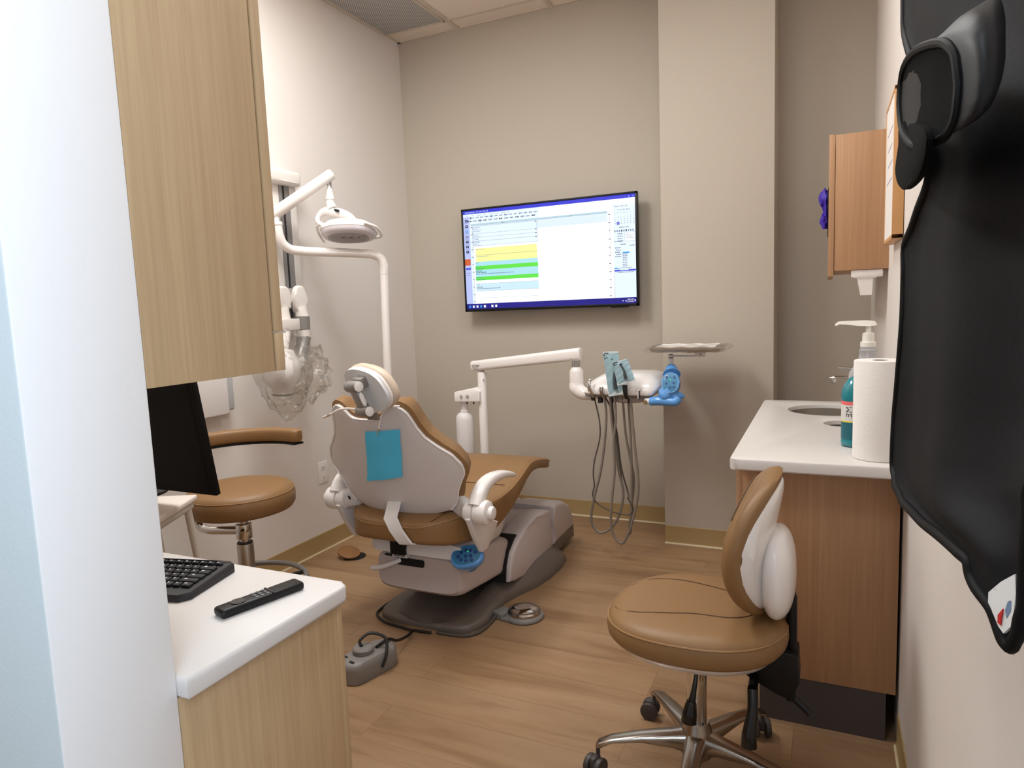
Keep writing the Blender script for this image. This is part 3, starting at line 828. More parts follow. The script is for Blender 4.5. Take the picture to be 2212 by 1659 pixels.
# crumpled clear bag over the tube head
def crumple(bm, o, rx, ry, rz, amp, fq, seed, nu=56, nv=40, openz=None):
    o = Vector(o); rs = []
    for i in range(1, nv):
        th = PI*i/nv; ring = []
        for k in range(nu):
            ph = 2*PI*k/nu
            d = Vector((math.sin(th)*math.cos(ph), math.sin(th)*math.sin(ph), math.cos(th)))
            q = d*fq + Vector((seed, seed*1.7, -seed))
            s = 1 + amp*(noise.noise(q)*1.2 + 0.7*abs(noise.noise(q*2.3)) + 0.45*noise.noise(q*5.1))
            p = Vector((d.x*rx*s, d.y*ry*s, d.z*rz*s)) + d*0.006*noise.noise(d*14)
            ring.append(o+p)
        rs.append(ring)
    rings(bm, rs)
bm = NB()
crumple(bm, (0.20, -1.43, 1.03), 0.105, 0.130, 0.170, 0.30, 1.5, 3.3, 40, 30)
crumple(bm, (0.20, -1.245, 1.02), 0.06, 0.105, 0.110, 0.55, 1.7, 8.1, 34, 24)
tag(obj('plastic_bag', bm, M['clear_film'], None, (0.2, -1.40, 0.88)), 'crumpled clear plastic bag wrapped over the x-ray tube head', 'bag')

t = thing('dispenser_box', 'plain pale grey box on the left wall behind the monitor', 'wall box', (0.0, -1.65, 0.87))
bm = NB(); box(bm, 0.0, 0.06, -1.90, -1.648, 0.868, 1.14, 0.006, 3); obj('box_body', bm, M['swhite'], t)
bm = NB(); box(bm, 0.0, 0.045, -1.90, -1.600, 0.880, 1.12, 0.012, 3); obj('side_step', bm, M['plate_grey'], t)

t = thing('power_outlet', 'white double power outlet low on the left wall', 'outlet', (0.0, -0.995, 0.437))
bm = NB(); box(bm, 0.0, 0.006, -1.034, -0.957, 0.376, 0.496, 0.003, 3); obj('plate', bm, M['gwhite'], t)
for z in (0.462, 0.408):
    bm = NB(); prism(bm, [(-0.995+0.017*math.copysign(abs(math.cos(a))**.6, math.cos(a)), z+0.014*math.copysign(abs(math.sin(a))**.8, math.sin(a))) for a in [2*PI*k/16 for k in range(16)]], (0, 0, 0), (0, 1, 0), (0, 0, 1), (1, 0, 0), 0.005, 0.0075)
    s = obj('socket', bm, M['swhite'], t)
    bm = NB()
    for y in (-1.002, -0.989): box(bm, 0.0072, 0.0080, y-0.001, y+0.001, z-0.003, z+0.006)
    cyl(bm, (0.0072, -0.9955, z-0.0085), (0.0080, -0.9955, z-0.0085), 0.0022, seg=10)
    obj('slots', bm, M['dark_print'], s)

# ------------------------------------------------------------------ floor cap beside the left wall
t = thing('floor_cap', 'round wood toned floor cap standing open over its dark hole', 'floor cap', (0.222, -1.045, 0.0))
bm = NB(); cyl(bm, (0.224, -1.048, 0.0005), (0.224, -1.048, 0.0030), 0.060, seg=36); obj('recess', bm, M['hole'], t)
bm = NB()
n_ = Vector((0.30, 0.42, 1)).normalized()
lathe(bm, [(0.052, 0.0), (0.060, 0.004), (0.060, 0.012), (0.052, 0.016)], (0.200, -1.065, 0.020), (0.30, -0.06, 1)); obj('lid', bm, M['hatch'], t)

# ------------------------------------------------------------------ dental chair
CU, CV = 1.01, -1.60
def c(u, v, z): return Vector((CU+u, CV+v, z))
t = thing('dental_chair', 'tan and white dental chair in the middle of the room, seen from behind', 'dental chair', (CU, CV+0.5, 0))
chair = t

# base plate: loft of cross sections along v
st = [(-0.030, 0.100, 0.018, 0.0), (-0.022, 0.165, 0.026, 0.0), (0.0, 0.212, 0.032, 0.0), (0.04, 0.236, 0.034, 0.0), (0.10, 0.246, 0.036, 0.005), (0.20, 0.238, 0.038, 0.012),
      (0.30, 0.232, 0.040, 0.025), (0.40, 0.258, 0.042, 0.040), (0.50, 0.296, 0.043, 0.05), (0.62, 0.318, 0.044, 0.055), (0.78, 0.322, 0.044, 0.05), (0.86, 0.312, 0.042, 0.04),
      (0.91, 0.250, 0.040, 0.03), (0.96, 0.190, 0.040, 0.02), (1.10, 0.182, 0.040, 0.015), (1.16, 0.165, 0.034, 0.0), (1.185, 0.12, 0.02, 0)]
bm = NB(); rs = []
for v, w, h, rg in st:
    half = [(w, 0.0), (w, h*0.55), (w-0.010, h*0.9), (w-0.028, h+rg*0.25), (w-0.060, h+rg*0.7), (w-0.095, h+rg), (w*0.45, h*0.62+rg*0.3), (0.0, h*0.55)]
    half = [(max(a, 0.0), b) for a, b in half]
    ring = [c(a, v, b) for a, b in half] + [c(-a, v, b) for a, b in reversed(half[:-1])]
    rs.append(ring)
rings(bm, rs)
obj('base', bm, M['base_grey'], t, angle=50)

# pump housing
bm = NB(); rs = []
for v, w, z0, z1, n in [(-0.028, 0.160, 0.185, 0.285, 3), (-0.034, 0.190, 0.165, 0.305, 5), (-0.020, 0.197, 0.152, 0.312, 6), (0.02, 0.200, 0.143, 0.315, 7), (0.20, 0.206, 0.122, 0.300, 7), (0.36, 0.212, 0.108, 0.272, 7), (0.44, 0.205, 0.108, 0.255, 7), (0.46, 0.19, 0.12, 0.24, 6)]:
    rs.append(sring(CU, CV+v, (z0+z1)/2, w, (z1-z0)/2, n, 48))
rings(bm, rs); obj('pump_housing', bm, M['casting'], t, angle=50)
bm = NB(); box(bm, CU-0.105, CU-0.035, CV-0.066, CV-0.035, 0.316, 0.372, 0.003); obj('connector_block', bm, M['black'], t)
bm = NB(); box(bm, CU-0.095, CU+0.035, CV-0.0415, CV-0.025, 0.262, 0.294, 0.008); obj('housing_slot', bm, M['hole'], t)
bm = NB()
box(bm, CU-0.106, CU-0.034, CV-0.0500, CV-0.030, 0.300, 0.314); 
o = obj('rating_label', bm, M['label_white'], t); lab(o, 'small pale rating label')
bm = NB()
r_ = random.Random(3); x_ = CU-0.097
while x_ < CU-0.044:
    k = r_.uniform(0.002, 0.006); box(bm, x_, x_+k, CV-0.0506, CV-0.0498, 0.3040, 0.3095); x_ += k+0.0018
obj('label_print', bm, M['dark_print'], o)
bm = NB(); box(bm, CU-0.150, CU-0.116, CV-0.0400, CV-0.030, 0.2970, 0.3035); obj('side_mark', bm, M['dark_print'], t)
# white upper rim between housing and seat
bm = NB(); rs = []
for v, w, z0, z1 in [(-0.050, 0.190, 0.318, 0.340), (-0.035, 0.215, 0.312, 0.375), (0.05, 0.225, 0.30, 0.385), (0.35, 0.20, 0.27, 0.42), (0.50, 0.15, 0.27, 0.46)]:
    rs.append(sring(CU, CV+v, (z0+z1)/2, w, (z1-z0)/2, 5, 40))
rings(bm, rs); obj('seat_support', bm, M['swhite'], t, angle=50)

# lift arm covers at both sides and the saddle between
for s in (1, -1):
    bm = NB()
    outl = [(0.335, 0.085), (0.345, 0.150), (0.375, 0.205), (0.44, 0.248), (0.54, 0.276), (0.65, 0.290), (0.76, 0.288), (0.835, 0.270), (0.862, 0.20), (0.868, 0.12), (0.850, 0.062), (0.70, 0.058), (0.50, 0.062), (0.40, 0.066)]
    prism(bm, [(a, b) for a, b in outl], (CU, CV, 0), (0, 1, 0), (0, 0, 1), (s, 0, 0), 0.135, 0.246, 0.016, 3)
    obj('lift_arm_cover', bm, M['casting'], t)
    bm = NB()
    prism(bm, [(0.320, 0.085), (0.330, 0.155), (0.362, 0.214), (0.43, 0.260), (0.46, 0.262), (0.46, 0.10), (0.40, 0.075)], (CU, CV, 0), (0, 1, 0), (0, 0, 1), (s, 0, 0), 0.13, 0.222)
    obj('cover_gap', bm, M['hole'], t)
    bm = NB()
    outl = [(0.845, 0.080), (0.855, 0.20), (0.845, 0.285), (0.90, 0.290), (1.00, 0.272), (1.09, 0.225), (1.135, 0.160), (1.145, 0.090)]
    prism(bm, outl, (CU, CV, 0), (0, 1, 0), (0, 0, 1), (s, 0, 0), 0.02 if s > 0 else 0.0, 0.256 if s > 0 else 0.185, 0.024, 4)
    obj('pivot_cover', bm, M['casting'], t)
    bm = NB()
    outl = [(0.86, 0.030), (0.865, 0.105), (1.00, 0.105), (1.15, 0.100), (1.155, 0.03)]
    prism(bm, outl, (CU, CV, 0), (0, 1, 0), (0, 0, 1), (s, 0, 0), 0.10, 0.252 if s > 0 else 0.185, 0.008, 2)
    obj('pivot_skirt', bm, M['base_grey'], t)
bm = NB(); rs = []
for v, z0, z1 in [(0.43, 0.10, 0.235), (0.55, 0.10, 0.25), (0.75, 0.10, 0.258), (0.95, 0.10, 0.262)]:
    rs.append(sring(CU, CV+v, (z0+z1)/2, 0.165, (z1-z0)/2, 7, 32))
rings(bm, rs); obj('arm_saddle', bm, M['casting'], t, angle=50)

# seat and leg rest
def seat_profile(v):
    tab = [(-0.208, 0.07, 0.492, 0.445), (-0.204, 0.115, 0.503, 0.434), (-0.190, 0.160, 0.510, 0.424), (-0.165, 0.195, 0.515, 0.414), (-0.125, 0.228, 0.521, 0.402), (-0.08, 0.250, 0.526, 0.394), (-0.02, 0.268, 0.530, 0.386), (0.05, 0.279, 0.531, 0.378), (0.12, 0.286, 0.529, 0.376), (0.20, 0.289, 0.528, 0.395), (0.30, 0.288, 0.538, 0.425), (0.40, 0.285, 0.560, 0.470),
           (0.48, 0.280, 0.582, 0.508), (0.53, 0.276, 0.590, 0.523), (0.58, 0.270, 0.590, 0.527), (0.66, 0.260, 0.580, 0.520), (0.76, 0.246, 0.560, 0.502), (0.84, 0.234, 0.541, 0.482), (0.885, 0.224, 0.529, 0.472), (0.903, 0.205, 0.520, 0.476), (0.908, 0.17, 0.512, 0.485)]
    return tab
bm = NB(); rs = []
for v, w, z1, z0 in seat_profile(0):
    rs.append(sring(CU, CV+v, (z0+z1)/2, w, (z1-z0)/2, 6.5, 64))
rings(bm, rs)
so = obj('seat', bm, M['leather'], t, angle=60)
bm = NB()
pr = [p for p in seat_profile(0)]
right = [c(w-0.004, v, z1-0.012) for v, w, z1, z0 in pr[1:-1]]
left = [c(-w+0.004, v, z1-0.012) for v, w, z1, z0 in pr[1:-1]]
loop = [c(0, -0.207, 0.492)] + right + [c(0, 0.905, 0.522)] + list(reversed(left))
tube(bm, loop, 0.0028, 6, 4, closed=True); obj('piping', bm, M['piping'], so)
bm = NB()
tube(bm, [c(-0.25, 0.30, 0.5385), c(0, 0.295, 0.5395), c(0.25, 0.30, 0.5385)], 0.0016, 6); obj('seam', bm, M['leather_dark'], so)
bm = NB()
tube(bm, [c(-0.25, -0.06, 0.523), c(-0.12, -0.09, 0.5255), c(0.02, -0.10, 0.525), c(0.14, -0.085, 0.526), c(0.25, -0.05, 0.525)], 0.0018, 6); obj('seam', bm, M['leather_dark'], so)
bm = NB()
tube(bm, [c(0.165, -0.170, 0.511), c(0.175, -0.14, 0.519), c(0.19, -0.06, 0.5275)], 0.0015, 6)
obj('seam', bm, M['leather_dark'], so)

# backrest: white shell behind a tan cushion
BX = 1.000
b0 = Vector((BX, -1.72, 0.50)); bd = Vector((0, -0.19, 0.46)).normalized(); bn = Vector((0, bd.z, -bd.y))  # bn: forward
def wtab(b):
    T = [(0, 0.22), (0.03, 0.246), (0.06, 0.256), (0.10, 0.265), (0.14, 0.283), (0.18, 0.304), (0.22, 0.301), (0.27, 0.277), (0.315, 0.236), (0.36, 0.201), (0.40, 0.184), (0.44, 0.173), (0.465, 0.164), (0.482, 0.151), (0.496, 0.130)]
    for (a, x), (d, y) in zip(T, T[1:]):
        if a <= b <= d: 
            f = (b-a)/(d-a); return x+(y-x)*f
    return T[-1][1]
def bgrid(nu, nv, cfun, grow=0.0, curv=0.70):
    g = []
    for j in range(nv+1):
        tt = j/nv
        tt = 1-(1-tt)**1.35 if tt > 0.0 else 0
        b = 0.496*tt
        w = wtab(b) + grow
        row = []
        for i in range(nu+1):
            s = -1 + 2*i/nu
            a = s*w
            na = abs(a)
            notch = 0.053/(1+math.exp((abs(a+0.010)-0.082)/0.010))
            bb = b + grow*(2*tt-1) - notch*tt**7
            # gentle sweep of the bottom edge
            bb += (1-tt)**6*0.035*(na/0.25)**2
            cc = cfun(s, tt) + curv*a*a
            row.append(b0 + Vector((a, 0, 0)) + bd*bb + bn*cc)
        g.append(row)
    return g
def two_sided(bm, front, back):
    def put(g): return [[bm.verts.new(p) for p in r] for r in g]
    f = put(front); k = put(back); nv = len(f)-1; nu = len(f[0])-1
    for j in range(nv):
        for i in range(nu):
            bm.faces.new((f[j][i], f[j][i+1], f[j+1][i+1], f[j+1][i])); bm.faces.new((k[j][i], k[j+1][i], k[j+1][i+1], k[j][i+1]))
    edge = [(0, i) for i in range(nu)] + [(j, nu) for j in range(nv)] + [(nv, i) for i in range(nu, 0, -1)] + [(j, 0) for j in range(nv, 0, -1)]
    for (a, b), (d, e) in zip(edge, edge[1:]+edge[:1]):
        bm.faces.new((f[a][b], k[a][b], k[d][e], f[d][e]))
ed = lambda s, tt, p: (1 - min(1, max(abs(s)**p, abs(2*tt-1)**p)))
bm = NB()
two_sided(bm, bgrid(36, 44, lambda s, q: 0.017), bgrid(36, 44, lambda s, q: 0.006*(1-ed(s, q, 14))))
obj('back_shell', bm, M['shell'], t, angle=45)
bm = NB()
two_sided(bm, bgrid(36, 44, lambda s, q: 0.020 + 0.074*ed(s, q, 16)**0.5, 0.013), bgrid(36, 44, lambda s, q: 0.016, 0.002))
bo = obj('back_cushion', bm, M['leather'], t, angle=60)
bm = NB()
rim = bgrid(36, 44, lambda s, q: 0.004, 0.001)
lp = [r[0] for r in rim] + rim[-1][1:] + [r[-1] for r in reversed(rim)][1:]
tube(bm, lp, 0.0035, 6, 2); lab(obj('shell_rim', bm, M['gwhite'], t), 'bright rim of the back shell')
# back support arm over the seat rear
bm = NB()
rs = []
for x, y, z, w in ((0.995, -1.735, 0.575, 0.030), (1.005, -1.768, 0.545, 0.030), (1.018, -1.806, 0.520, 0.029), (1.050, -1.820, 0.480, 0.028), (1.078, -1.822, 0.448, 0.028), (1.088, -1.815, 0.430, 0.027), (1.090, -1.78, 0.415, 0.027)):
    rs.append([(x-w, y-0.004, z-0.003), (x+w, y-0.004, z+0.003), (x+w, y+0.004, z+0.006), (x-w, y+0.004, z)])
rings(bm, rs); obj('back_support', bm, M['swhite'], t)

# armrests, hubs and side brackets
for s in (1, -1):
    X = lambda u: CU + s*u
    bm = NB()
    lathe(bm, [(0.030, 0.0), (0.040, 0.004), (0.043, 0.020), (0.043, 0.040)], (X(0.275), -1.690, 0.541), (s, 0, 0))
    lathe(bm, [(0.036, 0.0395), (0.036, 0.046)], (X(0.275), -1.690, 0.541), (s, 0, 0))
    lathe(bm, [(0.044, 0.045), (0.047, 0.050), (0.048, 0.080), (0.044, 0.094), (0.034, 0.100)], (X(0.275), -1.690, 0.541), (s, 0, 0))
    hub = obj('armrest_hub', bm, M['gwhite'], t)
    bm = NB(); lathe(bm, [(0.026, 0.098), (0.026, 0.110), (0.022, 0.116), (0.012, 0.118)], (X(0.275), -1.690, 0.541), (s, 0, 0)); obj('hub_cap', bm, M['gwhite'], hub)
    bm = NB(); rs = []
    path = [(-1.700, 0.565), (-1.678, 0.600), (-1.640, 0.627), (-1.580, 0.640), (-1.500, 0.637), (-1.430, 0.624), (-1.385, 0.610), (-1.365, 0.604)]
    wd_ = [0.030, 0.030, 0.029, 0.028, 0.027, 0.025, 0.021, 0.012]; th_ = [0.034, 0.030, 0.025, 0.021, 0.018, 0.014, 0.010, 0.005]
    P = spline([(X(0.325), a, b) for a, b in path], 5)
    m = len(P)
    for i in range(m):
        f = i/(m-1)*7; k = min(int(f), 6); q = f-k
        w_ = wd_[k]*(1-q)+wd_[k+1]*q; h_ = th_[k]*(1-q)+th_[k+1]*q
        d = (P[min(i+1, m-1)]-P[max(i-1, 0)]).normalized(); up = Vector((0, -d.z, d.y))
        rs.append([P[i] + Vector((1, 0, 0))*w_*math.copysign(abs(math.cos(a))**.7, math.cos(a)) + up*h_*math.copysign(abs(math.sin(a))**.8, math.sin(a)) for a in [2*PI*k2/20 for k2 in range(20)]])
    rings(bm, rs); obj('armrest', bm, M['gwhite'], t, angle=60)
    bm = NB()
    prism(bm, [(-1.735, 0.520), (-1.690, 0.440), (-1.640, 0.365), (-1.600, 0.365), (-1.520, 0.420), (-1.500, 0.445), (-1.640, 0.510), (-1.665, 0.545), (-1.70, 0.555)], (0, 0, 0), (0, 1, 0), (0, 0, 1), (s, 0, 0), s*CU + 0.290, s*CU + 0.312, 0.004, 2)
    obj('side_bracket', bm, M['swhite'], t)
    bm = NB()
    rings(bm, [sring(X(u_), y_, z_, hy_, hz_, 3, 24, (0, 1, 0)) for u_, y_, z_, hy_, hz_ in ((0.200, -1.680, 0.560, 0.006, 0.020), (0.232, -1.676, 0.558, 0.010, 0.046), (0.258, -1.682, 0.552, 0.022, 0.044), (0.284, -1.690, 0.543, 0.036, 0.038))])
    obj('back_yoke', bm, M['shell'], t)
bm = NB(); lathe(bm, [(0.009, 0.0), (0.009, 0.003)], (CU-0.262, -1.7060, 0.5515), (-0.2, -0.9, -0.3)); obj('yoke_hole', bm, M['hole'], t)

# headrest
hn = Vector((0.316, 0.895, 0.316)).normalized()
hP = Vector((1.078, -1.98, 1.031))
h1 = Vector((0.943, -0.333, 0)); h2 = Vector((-0.105, -0.298, 0.949))
po = [(-0.095, 0.065), (-0.067, 0.078), (-0.019, 0.083), (0.045, 0.074), (0.087, 0.054), (0.110, 0.021), (0.118, -0.013), (0.104, -0.040), (0.065, -0.066), (0.006, -0.081), (-0.040, -0.082), (-0.088, -0.062), (-0.112, -0.010), (-0.110, 0.038)]
po = [(p.x, p.y) for p in spline([(a, b, 0) for a, b in po], 4, True)]
bm = NB(); prism(bm, po, hP, h1, h2, hn, -0.004, 0.012, 0.005, 3); ho = obj('headrest_plate', bm, M['plate_light'], t, angle=30)
bm = NB(); rs = []
for k, d in ((0.985, 0.004), (1.035, 0.010), (1.035, 0.016), (1.0, 0.020)):
    rs.append([hP + h1*a*k + h2*b*k + hn*d for a, b in po])
rings(bm, rs); obj('headrest_rim', bm, M['gwhite'], ho)
bm = NB(); rs = []
for k, d in ((0.98, 0.017), (1.04, 0.020), (1.065, 0.030), (1.05, 0.042), (0.97, 0.052), (0.75, 0.058), (0.3, 0.060)):
    rs.append([hP + h1*(a*k) + h2*(b*k) + hn*d for a, b in po])
rings(bm, rs); lab(obj('headrest_pillow', bm, M['pillow'], t, angle=60), 'cream headrest pillow')
# articulating link
ha = Vector((0.93, -0.36, 0.05)).normalized()
pU = Vector((1.064, -2.030, 1.053)); pL = Vector((1.086, -2.010, 0.966))
bm = NB(); cyl(bm, pU - ha*0.040, pU + ha*0.028, 0.0205, bev=0.006); up_o = obj('link_knuckle', bm, M['metal_grey'], t)
bm = NB(); cyl(bm, pU + ha*0.0275, pU + ha*0.0302, 0.0175, bev=0.001); lab(obj('knuckle_cap', bm, M['gwhite'], up_o), 'white knuckle cap')
bm = NB(); cyl(bm, pL - ha*0.040, pL + ha*0.030, 0.0185, bev=0.005); lo_o = obj('link_knuckle', bm, M['metal_grey'], t)
bm = NB(); cyl(bm, pL + ha*0.0295, pL + ha*0.0322, 0.0165, bev=0.001); lab(obj('knuckle_cap', bm, M['gwhite'], lo_o), 'white knuckle cap')
bm = NB()
lax = (pL-pU).normalized(); lw = lax.cross(ha).normalized()
obox(bm, (pU+pL)/2 - ha*0.004, ha, lax, lw, 0.044, 0.085, 0.020, 0.006, 3); li = obj('link_bar', bm, M['metal_grey'], t)
bm = NB(); q = (pU+pL)/2 + ha*0.0185
prism(bm, [(0.0075*math.cos(a), 0.026*math.copysign(abs(math.sin(a))**.7, math.sin(a))) for a in [2*PI*k/20 for k in range(20)]], q, lw, lax, ha, 0, 0.0035, 0.001, 2); lab(obj('link_inset', bm, M['gwhite'], li), 'white oval inset')
bm = NB(); obox(bm, pU + hn*0.028 + ha*0.002 + h2*0.004, h1, h2, hn, 0.052, 0.036, 0.032, 0.004, 2); obj('link_clevis', bm, M['mid_grey'], t)
bm = NB(); obox(bm, pL + Vector((-0.020, 0.062, -0.010)), (1, 0, 0), bd, bn, 0.050, 0.070, 0.010, 0.003, 2); obj('glide_bar', bm, M['metal_grey'], t)

# touch pad at the housing corner (in a blue barrier sleeve)
tp = Vector((1.250, -1.640, 0.340)); tpn = Vector((0.12, -0.70, 0.70)).normalized(); tpx = Vector((0.90, 0.30, 0.24)); tpx = (tpx - tpn*tpx.dot(tpn)).normalized(); tpy = tpn.cross(tpx).normalized()
oval = lambda a_, b_: [(a_*math.copysign(abs(math.cos(a))**.8, math.cos(a)), b_*math.copysign(abs(math.sin(a))**.8, math.sin(a))) for a in [2*PI*k/28 for k in range(28)]]
bm = NB()
ring_ = lambda k, kb, d, dz=0.0: [tp + tpx*a*k + tpy*b*kb + tpn*d + Vector((0, 0, dz)) for a, b in oval(0.066, 0.046)]
rings(bm, [ring_(0.90, 0.90, 0.006), ring_(0.97, 0.97, 0.003), ring_(1.0, 1.0, -0.004), ring_(1.0, 1.0, -0.020), ring_(0.92, 0.9, -0.034), ring_(0.62, 0.55, -0.048, -0.012), ring_(0.30, 0.25, -0.055, -0.030)])
pad_o = lab(obj('touch_pad', bm, M['blue_film'], t), 'blue wrapped touch pad')
bm = NB(); prism(bm, oval(0.055, 0.037), tp, tpx, tpy, tpn, 0.004, 0.0072); obj('pad_face', bm, M['teal_pad'], pad_o)
for k, (a, b) in enumerate([(-0.034, 0.002), (-0.020, 0.016), (0.018, 0.018), (0.036, 0.006), (-0.024, -0.014), (-0.004, -0.002), (0.016, -0.006), (-0.004, -0.022), (0.018, -0.024), (0.0, 0.022)]):
    bm = NB(); cyl(bm, tp + tpx*a + tpy*b + tpn*0.006, tp + tpx*a + tpy*b + tpn*0.0086, 0.0075, seg=16); obj('pad_button', bm, M['blue_deep'], pad_o)
bm = NB(); cyl(bm, tp + tpx*0.006 + tpy*0.016 + tpn*0.006, tp + tpx*0.006 + tpy*0.016 + tpn*0.0090, 0.0022, seg=10); obj('indicator', bm, M['green_led'], pad_o)
# white suction tubing at the housing
bm = NB(); tube(bm, [c(-0.075, -0.035, 0.285), c(-0.11, -0.06, 0.272), c(-0.15, -0.075, 0.258), c(-0.19, -0.08, 0.252)], [0.010, 0.010, 0.010, 0.011]); lab(obj('tubing', bm, M['swhite'], t), 'short white tube end')

# bib, clips
t = thing('bib_chain', 'white bib chain with metal clips looped over the chair back', 'bib chain', (1.06, -1.93, 0.95))
bm = NB(); tube(bm, [(0.800, -1.890, 0.915), (0.852, -1.908, 0.932), (0.896, -1.925, 0.949), (0.930, -1.940, 0.958), (0.975, -1.955, 0.964), (1.03, -1.965, 0.962)], 0.0042)
obj('cord', bm, M['gwhite'], t)
bm = NB(); tube(bm, [(1.150, -1.895, 0.968), (1.124, -1.912, 0.968), (1.099, -1.914, 0.956), (1.074, -1.906, 0.925), (1.058, -1.896, 0.893), (1.056, -1.893, 0.884)], 0.0042)
obj('cord', bm, M['gwhite'], t)
for a, b in (((0.852, -1.908, 0.932), (0.797, -1.888, 0.913)), ((1.057, -1.894, 0.892), (1.040, -1.886, 0.853))):
    bm = NB(); a = Vector(a); b = Vector(b); d = (b-a)
    cyl(bm, a, a+d*0.45, 0.0045); tube(bm, [a+d*0.4, a+d*0.7, b], [0.005, 0.006, 0.003], flat=(1, 0.5)); obj('clip', bm, M['chrome'], t)
def Bp(a, b, cc): return b0 + Vector((a, 0, 0)) + bd*b + bn*(cc + 0.70*a*a)
bm = NB(); n1, n2 = 12, 14
cor = [(-0.020, 0.398), (0.128, 0.408), (0.083, 0.205), (-0.085, 0.174)]
g = []
for layer in (0, 1):
    gg = []
    for j in range(n2+1):
        row = []
        for i in range(n1+1):
            s = i/n1; q = j/n2
            a = (cor[0][0]*(1-s)+cor[1][0]*s)*(1-q) + (cor[3][0]*(1-s)+cor[2][0]*s)*q
            b = (cor[0][1]*(1-s)+cor[1][1]*s)*(1-q) + (cor[3][1]*(1-s)+cor[2][1]*s)*q
            cc = -0.006 - 0.006*q - 0.004*math.sin(s*PI)*q + 0.0012*layer - 0.0015*math.sin(q*9)*(1 if j % 1 == 0 else 0)
            if q > 0.92 and s < 0.12: cc -= 0.006
            row.append(Bp(a, b, cc))
        gg.append(row)
    g.append(gg)
two_sided(bm, g[1], g[0])
tag(obj('patient_bib', bm, M['bib'], None, (1.01, -1.90, 0.66)), 'turquoise folded paper bib clipped to the white chair back', 'bib')

# ------------------------------------------------------------------ foot controls
t = thing('foot_control', 'round chrome domed foot control on the floor beside the chair base', 'foot control', (1.372, -1.392, 0))
fc = Vector((1.372, -1.390, 0))
bm = NB(); lathe(bm, [(0.080, 0.001), (0.084, 0.006), (0.082, 0.014), (0.074, 0.020), (0.066, 0.022)], fc); 
prism(bm, [(-0.115, -0.06), (-0.05, -0.075), (0.0, -0.07), (0.0, 0.02), (-0.07, 0.03), (-0.115, -0.01)], fc, (1, 0, 0), (0, 1, 0), (0, 0, 1), 0.001, 0.014, 0.004, 2)
obj('base_plate', bm, M['mid_grey'], t)
bm = NB(); lathe(bm, [(0.070, 0.020), (0.070, 0.030), (0.064, 0.036), (0.054, 0.037)], fc); obj('pedal_ring', bm, M['alu'], t)
bm = NB(); lathe(bm, [(0.056, 0.0365), (0.050, 0.040), (0.036, 0.043), (0.018, 0.0445), (0.002, 0.045)], fc); obj('pedal_dome', bm, M['chrome'], t)
bm = NB(); obox(bm, fc + Vector((-0.086, -0.030, 0.020)), (0.9, -0.35, 0), (0.35, 0.9, 0), (0, 0, 1), 0.055, 0.07, 0.022, 0.005, 2); obj('connector', bm, M['mid_grey'], t)
bm = NB(); tube(bm, [fc + Vector((-0.105, -0.028, 0.018)), (1.268, -1.480, 0.010), (1.268, -1.560, 0.0075), (1.245, -1.622, 0.0075), (1.19, -1.648, 0.0075), (1.10, -1.652, 0.0075)], 0.0065); obj('cable', bm, M['hose_dark'], t)

t = thing('foot_pedal', 'grey block foot pedal tied with black cable on the floor', 'foot pedal', (1.015, -1.98, 0))
pa = Vector((0.27, 0.963, 0)).normalized(); pb = Vector((pa.y, -pa.x, 0)); pc = Vector((1.012, -1.985, 0))
def stadium(l, w, n=10):
    o = []
    for k in range(n+1):
        a = -PI/2 + PI*k/n; o.append((l/2 - w/2*0.8 + w/2*0.8*math.cos(a), w/2*math.sin(a)))
    for k in range(n+1):
        a = PI/2 + PI*k/n; o.append((-l/2 + w/2*0.8 + w/2*0.8*math.cos(a), w/2*math.sin(a)))
    return o
bm = NB(); rs = []
for z, k in ((0.001, 0.97), (0.004, 1.0), (0.05, 0.985), (0.066, 0.96), (0.074, 0.88), (0.077, 0.7)):
    rs.append([pc + pa*a*k + pb*b*k + Vector((0, 0, z)) for a, b in stadium(0.23, 0.115)])
rings(bm, rs); obj('pedal_body', bm, M['mid_grey'], t, angle=40)
bm = NB(); kc_ = pc - pa*0.015 - pb*0.006
lathe(bm, [(0.034, 0.074), (0.038, 0.080), (0.038, 0.094), (0.033, 0.099), (0.010, 0.100)], kc_); obj('pedal_button', bm, M['mid_grey'], t)
bm = NB()
for q in (pc + pa*0.085, pc - pa*0.085 + pb*0.02, pc - pa*0.075 - pb*0.03):
    obox(bm, q + Vector((0, 0, 0.0765)), pa, pb, (0, 0, 1), 0.010, 0.022, 0.003, 0.001)
obj('slot_marks', bm, M['dark_print'], t)
bm = NB()
tube(bm, [pc - pa*0.02 - pb*0.005 + Vector((0, 0, 0.10)), pc - pa*0.02 - pb*0.015 + Vector((0, 0, 0.120)), pc + pa*0.02 - pb*0.005 + Vector((0, 0, 0.135)), pc + pa*0.055 + pb*0.035 + Vector((0, 0, 0.115)), pc + pa*0.035 + pb*0.063 + Vector((0, 0, 0.07)), pc + pa*0.015 + pb*0.061 + Vector((0, 0, 0.028))], 0.0055)
tube(bm, [pc + pa*0.03 + pb*0.012 + Vector((0, 0, 0.082)), pc + pa*0.09 + pb*0.005 + Vector((0, 0, 0.086)), pc + pa*0.15 - pb*0.015 + Vector((0, 0, 0.05)), (1.02, -1.74, 0.02), (1.00, -1.675, 0.008), (1.03, -1.668, 0.007), (1.08, -1.664, 0.007)], 0.0055)
tube(bm, [(1.00, -1.675, 0.008), (0.93, -1.662, 0.007), (0.84, -1.645, 0.007), (0.770, -1.60, 0.007), (0.752, -1.54, 0.007), (0.752, -1.45, 0.007), (0.765, -1.33, 0.007)], 0.0055)
obj('cable', bm, M['cable'], t)
